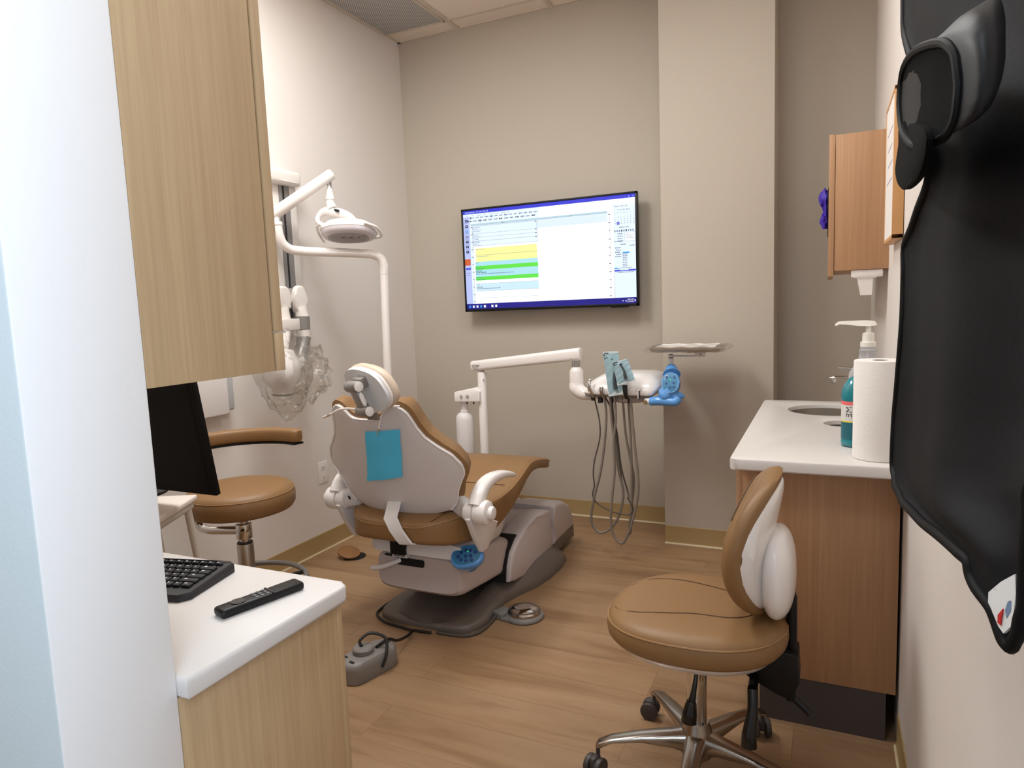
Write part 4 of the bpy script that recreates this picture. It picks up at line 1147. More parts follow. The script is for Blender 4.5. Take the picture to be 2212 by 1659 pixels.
# ------------------------------------------------------------------ delivery unit
t = thing('delivery_unit', 'white dental delivery unit with flexible arm, hanging grey hoses and tray holder', 'dental delivery unit', (0.782, -0.55, 0))
YD = -0.55
bm = NB(); lathe(bm, [(0.034, 0.001), (0.036, 0.01), (0.034, 0.03), (0.027, 0.045)], (0.781, YD, 0)); obj('floor_flange', bm, M['casting'], t)
bm = NB(); cyl(bm, (0.780, YD, 0.04), (0.783, YD, 0.950), 0.0245, bev=0.003); cyl(bm, (0.800, YD-0.02, 0.915), (0.810, YD-0.025, 0.915), 0.004); obj('post', bm, M['gwhite'], t)
bm = NB(); cyl(bm, (0.783, YD, 0.948), (0.783, YD, 0.975), 0.016); cyl(bm, (0.797, YD-0.012, 0.955), (0.803, YD-0.012, 0.975), 0.006); obj('post_joint', bm, M['chrome'], t)
# flexible arm
aL = Vector((0.728, YD, 0.983)); aR = Vector((1.368, YD, 1.048)); ad_ = (aR-aL).normalized(); au = Vector((-ad_.z, 0, ad_.x)); ay = Vector((0, 1, 0))
bm = NB(); rs = []
for f, k in ((0.0, 0.72), (0.004, 0.86), (0.014, 0.92), (0.5, 0.97), (0.985, 1.05), (0.996, 1.0), (1.0, 0.90)):
    p = aL.lerp(aR, f)
    rs.append([p + ay*0.034*k*math.copysign(abs(math.cos(a))**.6, math.cos(a)) + au*0.0315*k*math.copysign(abs(math.sin(a))**.6, math.sin(a)) for a in [2*PI*i/32 for i in range(32)]])
rings(bm, rs); ao = obj('flexible_arm', bm, M['gwhite'], t, angle=50)
bm = NB()
box(bm, 0.772, 0.786, YD-0.0335, YD-0.0325, 0.986, 0.991)
for x in (0.757, 0.774): cyl(bm, (x, YD-0.033, 0.968), (x, YD-0.0295, 0.968), 0.0035, seg=10)
cyl(bm, (1.322, YD-0.0345, 1.030), (1.322, YD-0.031, 1.030), 0.0045, seg=12)
obj('arm_screws', bm, M['metal_grey'], ao)
bm = NB(); r_ = random.Random(5)
for k in range(3):
    x = 0.742
    while x < 0.775: 
        w = r_.uniform(.002, .006); box(bm, x, x+w, YD-0.0338, YD-0.033, 0.990-k*0.007, 0.9925-k*0.007); x += w+.002
lab(obj('arm_label', bm, M['grey_print'], ao), 'faint grey print on the arm end')
# water bottle and its housing
bm = NB()
prism(bm, [(0.624, 0.782), (0.785, 0.788), (0.785, 0.845), (0.760, 0.868), (0.635, 0.842), (0.624, 0.838)], (0, YD, 0), (1, 0, 0), (0, 0, 1), (0, 1, 0), -0.045, 0.045, 0.008, 3)
ho = obj('bottle_housing', bm, M['gwhite'], t)
for x in (0.672, 0.712):
    bm = NB(); cyl(bm, (x, YD-0.050, 0.819), (x, YD-0.044, 0.819), 0.0085, seg=18); cyl(bm, (x, YD-0.060, 0.820), (x+0.003, YD-0.050, 0.820), 0.004, seg=12); obj('toggle', bm, M['chrome'], ho)
bm = NB(); 
for x in (0.695, 0.735): cyl(bm, (x, YD-0.02, 0.772), (x, YD-0.02, 0.784), 0.004, seg=10)
obj('toggle', bm, M['dark_print'], ho)
bm = NB(); lathe(bm, [(0.020, 0.784), (0.020, 0.735), (0.024, 0.733), (0.024, 0.722)], (0.665, YD, 0)); obj('bottle_collar', bm, M['swhite'], t)
bm = NB(); lathe(bm, [(0.020, 0.724), (0.034, 0.716), (0.046, 0.702), (0.050, 0.682), (0.050, 0.47), (0.046, 0.455), (0.0, 0.455)], (0.662, YD, 0), cap0=True); lab(obj('water_bottle', bm, M['bottle_white'], t), 'frosted white water bottle')
# drop joint to the head
bm = NB()
for x, r in ((1.322, 0.009), (1.334, 0.006), (1.352, 0.007)): cyl(bm, (x, YD, 0.972), (x, YD, 1.022), r)
obj('arm_joint', bm, M['chrome'], t)
bm = NB(); lathe(bm, [(0.024, 0.978), (0.034, 0.962), (0.036, 0.955), (0.037, 0.90), (0.037, 0.86)], (1.337, YD, 0)); obj('drop_post', bm, M['gwhite'], t)
bm = NB(); tube(bm, [(1.337, YD, 0.895), (1.340, YD-0.005, 0.868), (1.385, YD-0.015, 0.842), (1.46, YD-0.02, 0.850)], [0.037, 0.040, 0.034, 0.030], 20); obj('drop_elbow', bm, M['gwhite'], t)
# head body: loft along x of a side profile
def hprof(x, yf, yr, zb, zf, zt):
    # front lip low, sloping face, rounded rear top
    return [Vector(p) for p in ((x, yf, zb), (x, yf-0.006, zb+0.008), (x, yf, zf), (x, yf+0.03, zf+(zt-zf)*0.45), (x, yf+0.07, zf+(zt-zf)*0.8), (x, yf+0.12, zt-0.004), (x, yf+(yr-yf)*0.75, zt), (x, yr-0.01, zt-0.008), (x, yr, zt-0.03), (x, yr, zb+0.02), (x, yr-0.02, zb))]
bm = NB()
rs = [hprof(1.408, -0.640, -0.46, 0.855, 0.862, 0.875), hprof(1.416, -0.652, -0.44, 0.853, 0.868, 0.895), hprof(1.440, -0.662, -0.42, 0.852, 0.880, 0.925), hprof(1.49, -0.668, -0.405, 0.851, 0.886, 0.950),
      hprof(1.56, -0.670, -0.40, 0.850, 0.888, 0.957), hprof(1.66, -0.670, -0.40, 0.850, 0.888, 0.958), hprof(1.735, -0.668, -0.40, 0.850, 0.886, 0.957), hprof(1.757, -0.662, -0.405, 0.852, 0.882, 0.953), hprof(1.772, -0.64, -0.42, 0.866, 0.885, 0.948), hprof(1.790, -0.60, -0.44, 0.890, 0.905, 0.938)]
rings(bm, rs); hd = obj('control_head', bm, M['gwhite'], t, angle=55)
bm = NB(); box(bm, 1.415, 1.745, -0.655, -0.42, 0.838, 0.852, 0.005); obj('head_underside', bm, M['mid_grey'], t)
bm = NB()
for x, z0 in ((1.452, 0.818), (1.492, 0.808), (1.560, 0.812), (1.640, 0.812)): cyl(bm, (x, -0.640, z0), (x, -0.640, 0.850), 0.0085 if z0 > .81 else 0.013, seg=14)
obj('hose_ports', bm, M['dark_print'], t)
bm = NB(); lathe(bm, [(0.075, 0.806), (0.085, 0.815), (0.085, 0.84)], (1.62, -0.55, 0), seg=28); obj('head_hub', bm, M['casting'], t)
for x in (1.505, 1.558, 1.637, 1.695):
    bm = NB(); prism(bm, [(0.015*math.cos(a), 0.010*math.sin(a)) for a in [2*PI*k/18 for k in range(18)]], (x, -0.674, 0.884), (1, 0, 0), (0, 0.25, 0.97), (0, -1, 0), -0.01, 0.0015, 0.001); obj('holder', bm, M['swhite'], hd)
# syringe clip at the left and empty holder slot at the right
bm = NB(); tube(bm, [(1.458, -0.662, 0.925), (1.452, -0.688, 0.915), (1.456, -0.690, 0.885), (1.464, -0.682, 0.855), (1.466, -0.668, 0.842)], 0.0075); tube(bm, [(1.452, -0.675, 0.93), (1.443, -0.69, 0.905), (1.449, -0.69, 0.87)], 0.0035); obj('syringe', bm, M['chrome'], t)
bm = NB(); box(bm, 1.693, 1.699, -0.690, -0.668, 0.838, 0.880, 0.002); obj('holder_bracket', bm, M['swhite'], t)
bm = NB(); box(bm, 1.6985, 1.7015, -0.6905, -0.669, 0.836, 0.876, 0.001); obj('holder_slot', bm, M['dark_print'], t)
bm = NB(); tube(bm, [(1.513, -0.688, 0.892), (1.514, -0.690, 0.868), (1.520, -0.675, 0.842)], [0.010, 0.009, 0.008]); obj('hose_tip', bm, M['steel'], t)
bm = NB(); tube(bm, [(1.632, -0.690, 0.905), (1.634, -0.692, 0.873), (1.637, -0.680, 0.838)], [0.013, 0.011, 0.008]); obj('hose_tip', bm, M['dark_print'], t)
HO = {
 'a': ([(1.454, 0.850), (1.458, 0.815), (1.476, 0.714), (1.474, 0.622), (1.441, 0.499), (1.432, 0.427), (1.436, 0.369), (1.425, 0.318), (1.450, 0.276), (1.530, 0.240), (1.615, 0.233), (1.641, 0.264), (1.631, 0.299), (1.617, 0.329)], 0.0036, 'hose_dark', 0.0, 0.03),
 'b': ([(1.514, 0.845), (1.520, 0.751), (1.506, 0.610), (1.476, 0.444), (1.436, 0.304), (1.417, 0.207), (1.425, 0.149), (1.461, 0.120), (1.513, 0.144), (1.558, 0.206), (1.585, 0.295), (1.590, 0.367), (1.571, 0.472), (1.562, 0.577), (1.548, 0.717), (1.545, 0.838)], 0.0062, 'hose', -0.02, 0.05),
 'c': ([(1.571, 0.842), (1.573, 0.731), (1.559, 0.612), (1.560, 0.471), (1.542, 0.327), (1.532, 0.204), (1.545, 0.126), (1.584, 0.090), (1.613, 0.126), (1.643, 0.208), (1.674, 0.338), (1.679, 0.444), (1.665, 0.617), (1.651, 0.842)], 0.0062, 'hose', -0.03, 0.02),
 'd': ([(1.603, 0.842), (1.610, 0.649), (1.628, 0.511), (1.640, 0.406), (1.623, 0.263), (1.610, 0.154), (1.617, 0.133), (1.629, 0.299), (1.636, 0.581), (1.630, 0.842)], 0.0058, 'hose', 0.0, 0.055),
 'e': ([(1.497, 0.845), (1.527, 0.772), (1.553, 0.647), (1.571, 0.472), (1.605, 0.350), (1.617, 0.319)], 0.0042, 'hose_dark', 0.03, 0.03),
 'f': ([(1.545, 0.842), (1.540, 0.780), (1.548, 0.660), (1.566, 0.52), (1.585, 0.400)], 0.0050, 'hose_dark', 0.02, 0.02),
}
for k_, (pp, r, m_, ya, yb) in HO.items():
    bm = NB(); n = len(pp)
    tube(bm, [(x, -0.630 + ya + yb*math.sin(PI*i/(n-1)), z) for i, (x, z) in enumerate(pp)], r, 10, 6); obj('hose', bm, M[m_], t)
# tray holder
bm = NB(); cyl(bm, (1.829, -0.560, 0.86), (1.829, -0.560, 1.024), 0.0125); cyl(bm, (1.829, -0.560, 1.028), (1.829, -0.560, 1.040), 0.0125); obj('tray_post', bm, M['swhite'], t)
bm = NB(); cyl(bm, (1.829, -0.560, 1.023), (1.829, -0.560, 1.029), 0.0105); cyl(bm, (1.829, -0.560, 1.040), (1.829, -0.560, 1.043), 0.011); obj('post_gap', bm, M['dark_print'], t)
bm = NB(); box(bm, 1.829, 1.985, -0.566, -0.548, 1.030, 1.038, 0.002); box(bm, 1.945, 1.990, -0.574, -0.540, 1.030, 1.052, 0.003); box(bm, 1.915, 2.0, -0.61, -0.50, 1.050, 1.060, 0.002); cyl(bm, (1.972, -0.576, 1.041), (1.972, -0.573, 1.041), 0.003, seg=10, mi=1); obj('tray_arm', bm, [M['swhite'], M['dark_print']], t)
# blue wrapped control and handle
bm = NB()
cc_ = Vector((1.846, -0.665, 0.915)); cn = Vector((0.05, -0.93, 0.36)).normalized(); cx_ = Vector((1, 0.05, 0)).normalized(); cx_ = (cx_-cn*cx_.dot(cn)).normalized(); cyv = cn.cross(cx_)
cyv = cyv if cyv.z > 0 else -cyv
ov = oval(0.043, 0.054)
prism(bm, [(a*(1.0 if b > -0.02 else 0.92), b) for a, b in ov], cc_, cx_, cyv, cn, -0.050, 0.0, 0.010, 3)
tube(bm, [(1.846, -0.63, 0.950), (1.838, -0.60, 0.972), (1.829, -0.565, 0.968)], [0.042, 0.030, 0.018], 12)
tube(bm, [(1.835, -0.64, 0.880), (1.815, -0.645, 0.852), (1.80, -0.64, 0.842)], [0.045, 0.048, 0.030], 12, flat=(1, 0.8))
co = lab(obj('control_pad', bm, M['blue_film'], t), 'blue wrapped control pad with green light')
bm = NB(); prism(bm, [(a*0.80, b*0.84) for a, b in ov], cc_, cx_, cyv, cn, -0.001, 0.003, 0.001); obj('pad_face', bm, M['teal_pad'], co)
bm = NB(); tube(bm, [cc_ + cx_*a + cyv*b + cn*0.002 for a, b in [(p[0]*.86, p[1]*.88) for p in ov]], 0.0028, 6, 2, closed=True); obj('pad_rim', bm, mat('pale blue rim', (122, 176, 226), 0.25), co)
bm = NB(); cyl(bm, cc_ + cx_*0.0 + cyv*0.014 + cn*0.002, cc_ + cyv*0.014 + cn*0.0042, 0.0026, seg=12); obj('indicator', bm, M['green_led'], co)
for a, b in ((-0.018, 0.026), (0.018, 0.026), (-0.018, -0.004), (0.016, -0.002), (0.0, -0.024), (0.018, -0.022)):
    bm = NB(); cyl(bm, cc_ + cx_*a + cyv*b + cn*0.002, cc_ + cx_*a + cyv*b + cn*0.0036, 0.006, seg=14); obj('pad_button', bm, M['blue_deep'], co)
bm = NB(); cyl(bm, (1.722, -0.655, 0.822), (1.76, -0.662, 0.826), 0.016, bev=0.003); obj('handle_end', bm, M['swhite'], t)
bm = NB(); cyl(bm, (1.727, -0.675, 0.820), (1.727, -0.666, 0.820), 0.011, seg=18); obj('handle_knob', bm, M['chrome'], t)
bm = NB(); tube(bm, [(1.75, -0.662, 0.824), (1.80, -0.668, 0.828), (1.865, -0.665, 0.825), (1.876, -0.655, 0.842)], [0.021, 0.022, 0.021, 0.024], 14); tube(bm, [(1.80, -0.64, 0.845), (1.86, -0.645, 0.850), (1.905, -0.63, 0.848)], [0.025, 0.028, 0.006], 12); lab(obj('handle', bm, M['blue_film'], t), 'blue wrapped handle')

# instrument tray with paper and film sleeve
t = thing('instrument_tray', 'steel instrument tray in a clear sleeve on the delivery unit', 'tray', (1.91, -0.55, 1.06))
bm = NB()
rs = []
for z, e in ((1.0605, 0.0), (1.0605, 0.022), (1.077, 0.034)):
    rs.append([(1.778-e, -0.630-e, z), (2.042+e, -0.630-e, z), (2.042+e, -0.470+e, z), (1.778-e, -0.470+e, z)])
rs[0] = [(1.90, -0.56, 1.0605), (1.92, -0.56, 1.0605), (1.92, -0.54, 1.0605), (1.90, -0.54, 1.0605)]
rs2 = rs + [[(x, y, z+0.0015) for x, y, z in [(1.745, -0.663, 1.077), (2.075, -0.663, 1.077), (2.075, -0.437, 1.077), (1.745, -0.437, 1.077)]], [(1.762, -0.646, 1.063), (2.058, -0.646, 1.063), (2.058, -0.454, 1.063), (1.762, -0.454, 1.063)]]
rings(bm, rs2); obj('tray_pan', bm, M['steel'], t)
bm = NB()
tube(bm, [(1.742, -0.666, 1.078), (2.078, -0.666, 1.078), (2.078, -0.434, 1.078), (1.742, -0.434, 1.078)], 0.003, 8, smooth=False, closed=True); obj('tray_rim', bm, M['chrome'], t)
def film_z(x, y, up):
    ex = max(0.0, abs(x-1.91)-0.165)/0.03; ey = max(0.0, abs(y+0.55)-0.115)/0.03
    e = min(1.0, max(ex, ey))
    return 1.072 + (0.014 if up else -0.014)*(1-e*e) + 0.004*noise.noise(Vector((x*30, y*30, 2.0 if up else 7.0)))
bm = NB()
gx = [1.91 - 0.195 + 0.39*i/40 for i in range(41)]; gy = [-0.55 - 0.145 + 0.29*j/24 for j in range(25)]
two_sided(bm, [[Vector((x + 0.004*noise.noise(Vector((y*40, 1, 0))), y, film_z(x, y, True))) for x in gx] for y in gy], [[Vector((x + 0.004*noise.noise(Vector((y*40, 1, 0))), y, film_z(x, y, False))) for x in gx] for y in gy])
obj('sleeve', bm, M['tray_film'], t)
bm = NB()
g0 = []
for layer in (0, 1):
    gg = []
    for j in range(9):
        gg.append([Vector((1.772 + 0.276*i/14, -0.640 + 0.18*j/8, 1.0815 + 0.0025*math.sin(i*1.3)*math.cos(j*1.1) + 0.002*layer + 0.004*(j/8))) for i in range(15)])
    g0.append(gg)
two_sided(bm, g0[1], g0[0])
tag(obj('tray_paper', bm, M['paper'], None, (1.91, -0.55, 1.08)), 'white paper sheet lying in the steel instrument tray', 'paper')

# sterilisation pouches
def pouch(label, cs, y, inst, tilt):
    c = Vector((sum(p[0] for p in cs)/4, y, sum(p[1] for p in cs)/4))
    t = thing('sterilization_pouch', label, 'pouch', c, 'sterilization pouches on the delivery unit')
    P = lambda s, q, d: Vector(((cs[0][0]*(1-s)+cs[1][0]*s)*(1-q) + (cs[3][0]*(1-s)+cs[2][0]*s)*q, y - d - tilt*q + tilt*0.5, (cs[0][1]*(1-s)+cs[1][1]*s)*(1-q) + (cs[3][1]*(1-s)+cs[2][1]*s)*q))
    e = lambda s, q: max(0.0, 1-max(abs(2*s-1), abs(2*q-1))**3)
    bm = NB()
    fr = [[P(i/10, j/16, 0.0025 + 0.006*e(i/10, j/16) + 0.0015*math.sin(j*1.7+i)) for i in range(11)] for j in range(17)]
    bk = [[P(i/10, j/16, 0.0015 - 0.003*e(i/10, j/16)+0.0015*math.sin(j*1.7+i)) for i in range(11)] for j in range(17)]
    two_sided(bm, fr, bk); obj('pouch_film', bm, M['pouch'], t)
    bm = NB()
    for q0, q1 in ((0.0, 0.045), (0.90, 1.0)):
        bm = NB()
        two_sided(bm, [[P(i/8, q0+(q1-q0)*j/2, 0.0045) for i in range(9)] for j in range(3)], [[P(i/8, q0+(q1-q0)*j/2, -0.001) for i in range(9)] for j in range(3)])
        lab(obj('paper_edge', bm, M['pouch_paper'], t), 'pale paper end strip')
    bm = NB()
    tube(bm, [P(a, b, 0.006+d) for a, b, r, d in inst], [r for a, b, r, d in inst], 12, 6, flat=(1, 0.7)); obj('instrument', bm, M['instrument'], t)
    bm = NB(); rr = random.Random(len(label))
    for s, q in ((0.06, 0.07), (0.22, 0.13), (0.10, 0.15), (0.55, 0.17)):
        p = P(s, q, 0.0075); box(bm, p.x-0.003, p.x+0.003, p.y-0.0006, p.y+0.003, p.z-0.002, p.z+0.002)
    for i in range(4):
        p = P(0.10+i*0.07, 0.03, 0.006); box(bm, p.x-0.002, p.x+0.002, p.y-0.0006, p.y+0.003, p.z-0.0018, p.z+0.0018)
    obj('print_marks', bm, M['dark_print'], t)
pouch('tall pale blue pouch standing at the back on the delivery unit', [(1.529, 1.067), (1.607, 1.070), (1.626, 0.862), (1.554, 0.848)], -0.698, [(0.62, 0.45, 0.006, 0.002), (0.58, 0.55, 0.011, 0.003), (0.55, 0.70, 0.013, 0.003), (0.55, 0.85, 0.014, 0.003)], 0.0)
pouch('short pale blue pouch with a handpiece in front of the tall pouch', [(1.581, 1.018), (1.655, 1.036), (1.692, 0.930), (1.604, 0.905)], -0.716, [(0.50, 0.14, 0.009, 0.004), (0.52, 0.22, 0.006, 0.004), (0.60, 0.45, 0.007, 0.004), (0.58, 0.62, 0.011, 0.004), (0.55, 0.80, 0.011, 0.003)], 0.0)

# ------------------------------------------------------------------ dental light
t = thing('dental_light', 'white dental operating light on a jointed arm beside the left wall', 'dental light', (0.445, -0.95, 0))
bm = NB(); lathe(bm, [(0.09, 0.001), (0.10, 0.01), (0.09, 0.025), (0.03, 0.035)], (0.440, -0.95, 0)); obj('floor_flange', bm, M['casting'], t)
bm = NB(); tube(bm, [(0.430, -0.95, 0.03), (0.441, -0.95, 1.05), (0.453, -0.95, 1.492)], 0.0215, 24, smooth=False); obj('pole', bm, M['gwhite'], t)
bm = NB()
bp_ = [(0.453, -0.950, 1.494), (0.455, -0.952, 1.535), (0.444, -0.962, 1.575), (0.412, -0.985, 1.594), (0.376, -1.01, 1.599), (0.290, -1.075, 1.606), (0.200, -1.15, 1.612), (0.150, -1.20, 1.616), (0.118, -1.245, 1.624), (0.103, -1.28, 1.650), (0.098, -1.297, 1.692), (0.095, -1.30, 1.735)]
tube(bm, bp_, 0.0225, 24, 5); obj('lower_arm', bm, M['gwhite'], t)
bm = NB(); cyl(bm, (0.095, -1.30, 1.733), (0.092, -1.30, 1.752), 0.026, bev=0.004); cyl(bm, (0.091, -1.30, 1.752), (0.088, -1.30, 1.775), 0.014); obj('elbow_joint', bm, M['gwhite'], t)
bm = NB(); uL = Vector((0.065, -1.312, 1.780)); uR = Vector((0.268, -1.075, 1.998))
cyl(bm, uL, uR, 0.029, 0.0275, 28, bev=0.012); obj('upper_arm', bm, M['gwhite'], t)
bm = NB()
for dx in (-0.008, 0.009): cyl(bm, (0.247+dx, -1.082, 1.925), (0.247+dx, -1.082, 1.975), 0.005, seg=10)
obj('yoke_pins', bm, M['metal_grey'], t)
bm = NB(); lathe(bm, [(0.008, 1.945), (0.012, 1.930), (0.020, 1.885), (0.0225, 1.876), (0.0225, 1.870)], (0.247, -1.082, 0)); tube(bm, [(0.247, -1.082, 1.872), (0.248, -1.082, 1.846), (0.262, -1.085, 1.820)], [0.0205, 0.022, 0.028], 20); obj('yoke_stem', bm, M['gwhite'], t)
bm = NB()
tube(bm, [(0.365, -1.05, 1.760), (0.335, -1.055, 1.786), (0.295, -1.065, 1.800), (0.250, -1.085, 1.812), (0.215, -1.10, 1.810), (0.193, -1.115, 1.788), (0.196, -1.125, 1.762), (0.225, -1.12, 1.742), (0.27, -1.10, 1.732)], [0.014, 0.018, 0.024, 0.026, 0.020, 0.0125, 0.012, 0.012, 0.016], 18); yo = obj('yoke_loop', bm, M['gwhite'], t, angle=60)
bm = NB(); obox(bm, (0.292, -1.094, 1.812), (0.92, -0.2, -0.3), (0.2, 0.95, 0.2), (0.3, -0.2, 0.9), 0.034, 0.012, 0.012, 0.002); obj('yoke_label', bm, M['dark_print'], yo)
# lamp head
ln_ = Vector((0.10, -0.31, -0.945)).normalized()
lx_ = Vector((0.90, 0.30, -0.13)); lx_ = (lx_ - ln_*lx_.dot(ln_)).normalized(); ly_ = ln_.cross(lx_).normalized()
lc_ = Vector((0.352, -1.085, 1.700))
def lring(k, kx, ky, d, sx=0.0):
    o = []
    for i in range(40):
        a = 2*PI*i/40
        x = 0.140*kx*math.copysign(abs(math.cos(a))**.85, math.cos(a)); y = 0.092*ky*math.copysign(abs(math.sin(a))**.85, math.sin(a))
        o.append(lc_ + lx_*(x+sx) + ly_*y + ln_*d)
    return o
bm = NB()
rings(bm, [lring(0, 1.0, 1.0, 0.0), lring(0, 1.02, 1.02, -0.006), lring(0, 0.96, 0.95, -0.022), lring(0, 0.80, 0.78, -0.042, -0.005), lring(0, 0.55, 0.52, -0.056, -0.01), lring(0, 0.22, 0.2, -0.063, -0.012)])
lh = obj('lamp_head', bm, M['gwhite'], t, angle=60)
bm = NB()
rings(bm, [lring(0, 0.985, 0.98, -0.001), lring(0, 0.965, 0.94, 0.014), lring(0, 0.90, 0.84, 0.024), lring(0, 0.76, 0.66, 0.0285), lring(0, 0.5, 0.45, 0.029)])
lb_ = lab(obj('lamp_bezel', bm, M['lens_rim'], t, angle=60), 'pale bezel around the lens')
bm = NB(); rings(bm, [lring(0, 0.74, 0.64, 0.0280), lring(0, 0.73, 0.63, 0.0305), lring(0, 0.60, 0.5, 0.0312), lring(0, 0.3, 0.25, 0.0315)])
le = lab(obj('lens_cover', bm, M['lens'], t, angle=60), 'greyish lens cover')
for a in (-0.032, 0.008, 0.048):
    bm = NB(); obox(bm, lc_ + lx_*(a+0.01) + ly_*(0.012) + ln_*0.0317, (lx_*0.9+ly_*0.35), ly_, ln_, 0.020, 0.004, 0.0016, 0.0005); obj('vent_slot', bm, M['dark_print'], le)
bm = NB(); tube(bm, [lc_ - lx_*0.150 - ly_*0.075 + ln_*0.012, lc_ - lx_*0.156 - ly_*0.02, lc_ - lx_*0.148 + ly_*0.04 - ln_*0.012, lc_ - lx_*0.12 + ly_*0.075 - ln_*0.016], 0.006, 10); obj('lamp_handle', bm, M['gwhite'], t)
bm = NB(); tube(bm, [lc_ + lx_*0.10 + ly_*0.080 - ln_*0.012, lc_ + lx_*0.145 + ly_*0.045 - ln_*0.006, lc_ + lx_*0.157 - ly_*0.01, lc_ + lx_*0.147 - ly_*0.055, lc_ + lx_*0.11 - ly_*0.080 - ln_*0.004], 0.007, 10); obj('lamp_handle', bm, M['gwhite'], t)

# ------------------------------------------------------------------ assistant stool (left)
SC = Vector((0.487, -2.02, 0))
t = thing('assistant_stool', 'round tan assistant stool with curved arm pad and foot ring by the left wall', 'stool', SC)
bm = NB()
prof = [(r_q, z_q + 0.026) for r_q, z_q in [(0.02, 0.542), (0.170, 0.542), (0.188, 0.548), (0.198, 0.564), (0.200, 0.590), (0.197, 0.612), (0.188, 0.628), (0.165, 0.637), (0.10, 0.641), (0.01, 0.642)]]
lathe(bm, prof, SC, seg=56); so = obj('seat', bm, M['leather'], t, angle=60)
bm = NB(); tube(bm, [SC + Vector((0.1955*math.cos(a), 0.1955*math.sin(a), 0.642)) for a in [2*PI*k/48 for k in range(48)]], 0.002, 6, 1, closed=True); obj('piping', bm, M['piping'], so)
bm = NB(); cyl(bm, SC + Vector((0, 0, 0.44)), SC + Vector((0, 0, 0.568)), 0.018); obj('piston', bm, M['chrome'], t)
bm = NB(); cyl(bm, SC + Vector((0, 0, 0.455)), SC + Vector((0, 0, 0.515)), 0.030, bev=0.003); cyl(bm, SC + Vector((0.02, -0.022, 0.497)), SC + Vector((0.024, -0.032, 0.497)), 0.005, seg=10, mi=1); obj('arm_collar', bm, [M['chrome'], M['dark_print']], t)
bm = NB(); cyl(bm, SC + Vector((0, 0, 0.09)), SC + Vector((0, 0, 0.437)), 0.031, 0.031, bev=0.002); obj('column', bm, M['steel'], t)
bm = NB(); cyl(bm, SC + Vector((0, 0, 0.437)), SC + Vector((0, 0, 0.441)), 0.0285); obj('column_rim', bm, M['dark_print'], t)
bm = NB()
tube(bm, [SC + Vector((0.0, 0, 0.487)), SC + Vector((-0.10, -0.02, 0.482)), SC + Vector((-0.155, -0.03, 0.481)), SC + Vector((-0.195, -0.035, 0.495)), SC + Vector((-0.222, -0.035, 0.54)), SC + Vector((-0.245, 0.0, 0.62)), SC + Vector((-0.255, 0.0, 0.70)), SC + Vector((-0.257, 0.0, 0.785))], 0.0165, 14); obj('arm_rod', bm, M['chrome'], t)
# arm pad: curved bar
bm = NB(); rs = []; n = 28
for i in range(n+1):
    a = math.radians(188 - (188-71)*i/n)
    d = Vector((math.cos(a), math.sin(a), 0)); p = SC + d*0.258 + Vector((0, 0, 0.812))
    e = min(i, n-i)/n; k = min(1.0, (e/0.03)**0.35) if e < 0.03 else 1.0; k = max(k, 0.5)
    th = 0.0285
    rs.append([p + d*0.027*k*math.copysign(abs(math.cos(q))**.6, math.cos(q)) + Vector((0, 0, 1))*th*(0.55+0.45*k)*math.copysign(abs(math.sin(q))**.6, math.sin(q)) for q in [2*PI*j/24 for j in range(24)]])
rings(bm, rs); obj('arm_pad', bm, M['leather'], t, angle=60)
bm = NB(); rs = []
for i in range(n+1):
    a = math.radians(186 - (186-73)*i/n); d = Vector((math.cos(a), math.sin(a), 0)); p = SC + d*0.258 + Vector((0, 0, 0.781))
    rs.append([p + d*0.023*sx + Vector((0, 0, sz*0.004)) for sx, sz in ((-1, -1), (1, -1), (1, 1), (-1, 1))])
rings(bm, rs); lab(obj('pad_base', bm, M['black'], t), 'black underside of the arm pad')
bm = NB(); rc = SC + Vector((-0.008, 0, 0.270))
tube(bm, [rc + Vector((0.222*math.cos(a), 0.222*math.sin(a), 0)) for a in [2*PI*k/40 for k in range(40)]], 0.0105, 12, 2, closed=True); obj('foot_ring', bm, M['metal_grey'], t)
for k in range(3):
    a = 2*PI*k/3 + 0.95
    bm = NB(); d = Vector((math.cos(a), math.sin(a), 0)); tube(bm, [SC + d*0.028 + Vector((0, 0, 0.255)), rc + d*0.216], 0.009, 8, smooth=False); obj('ring_spoke', bm, M['black'], t)
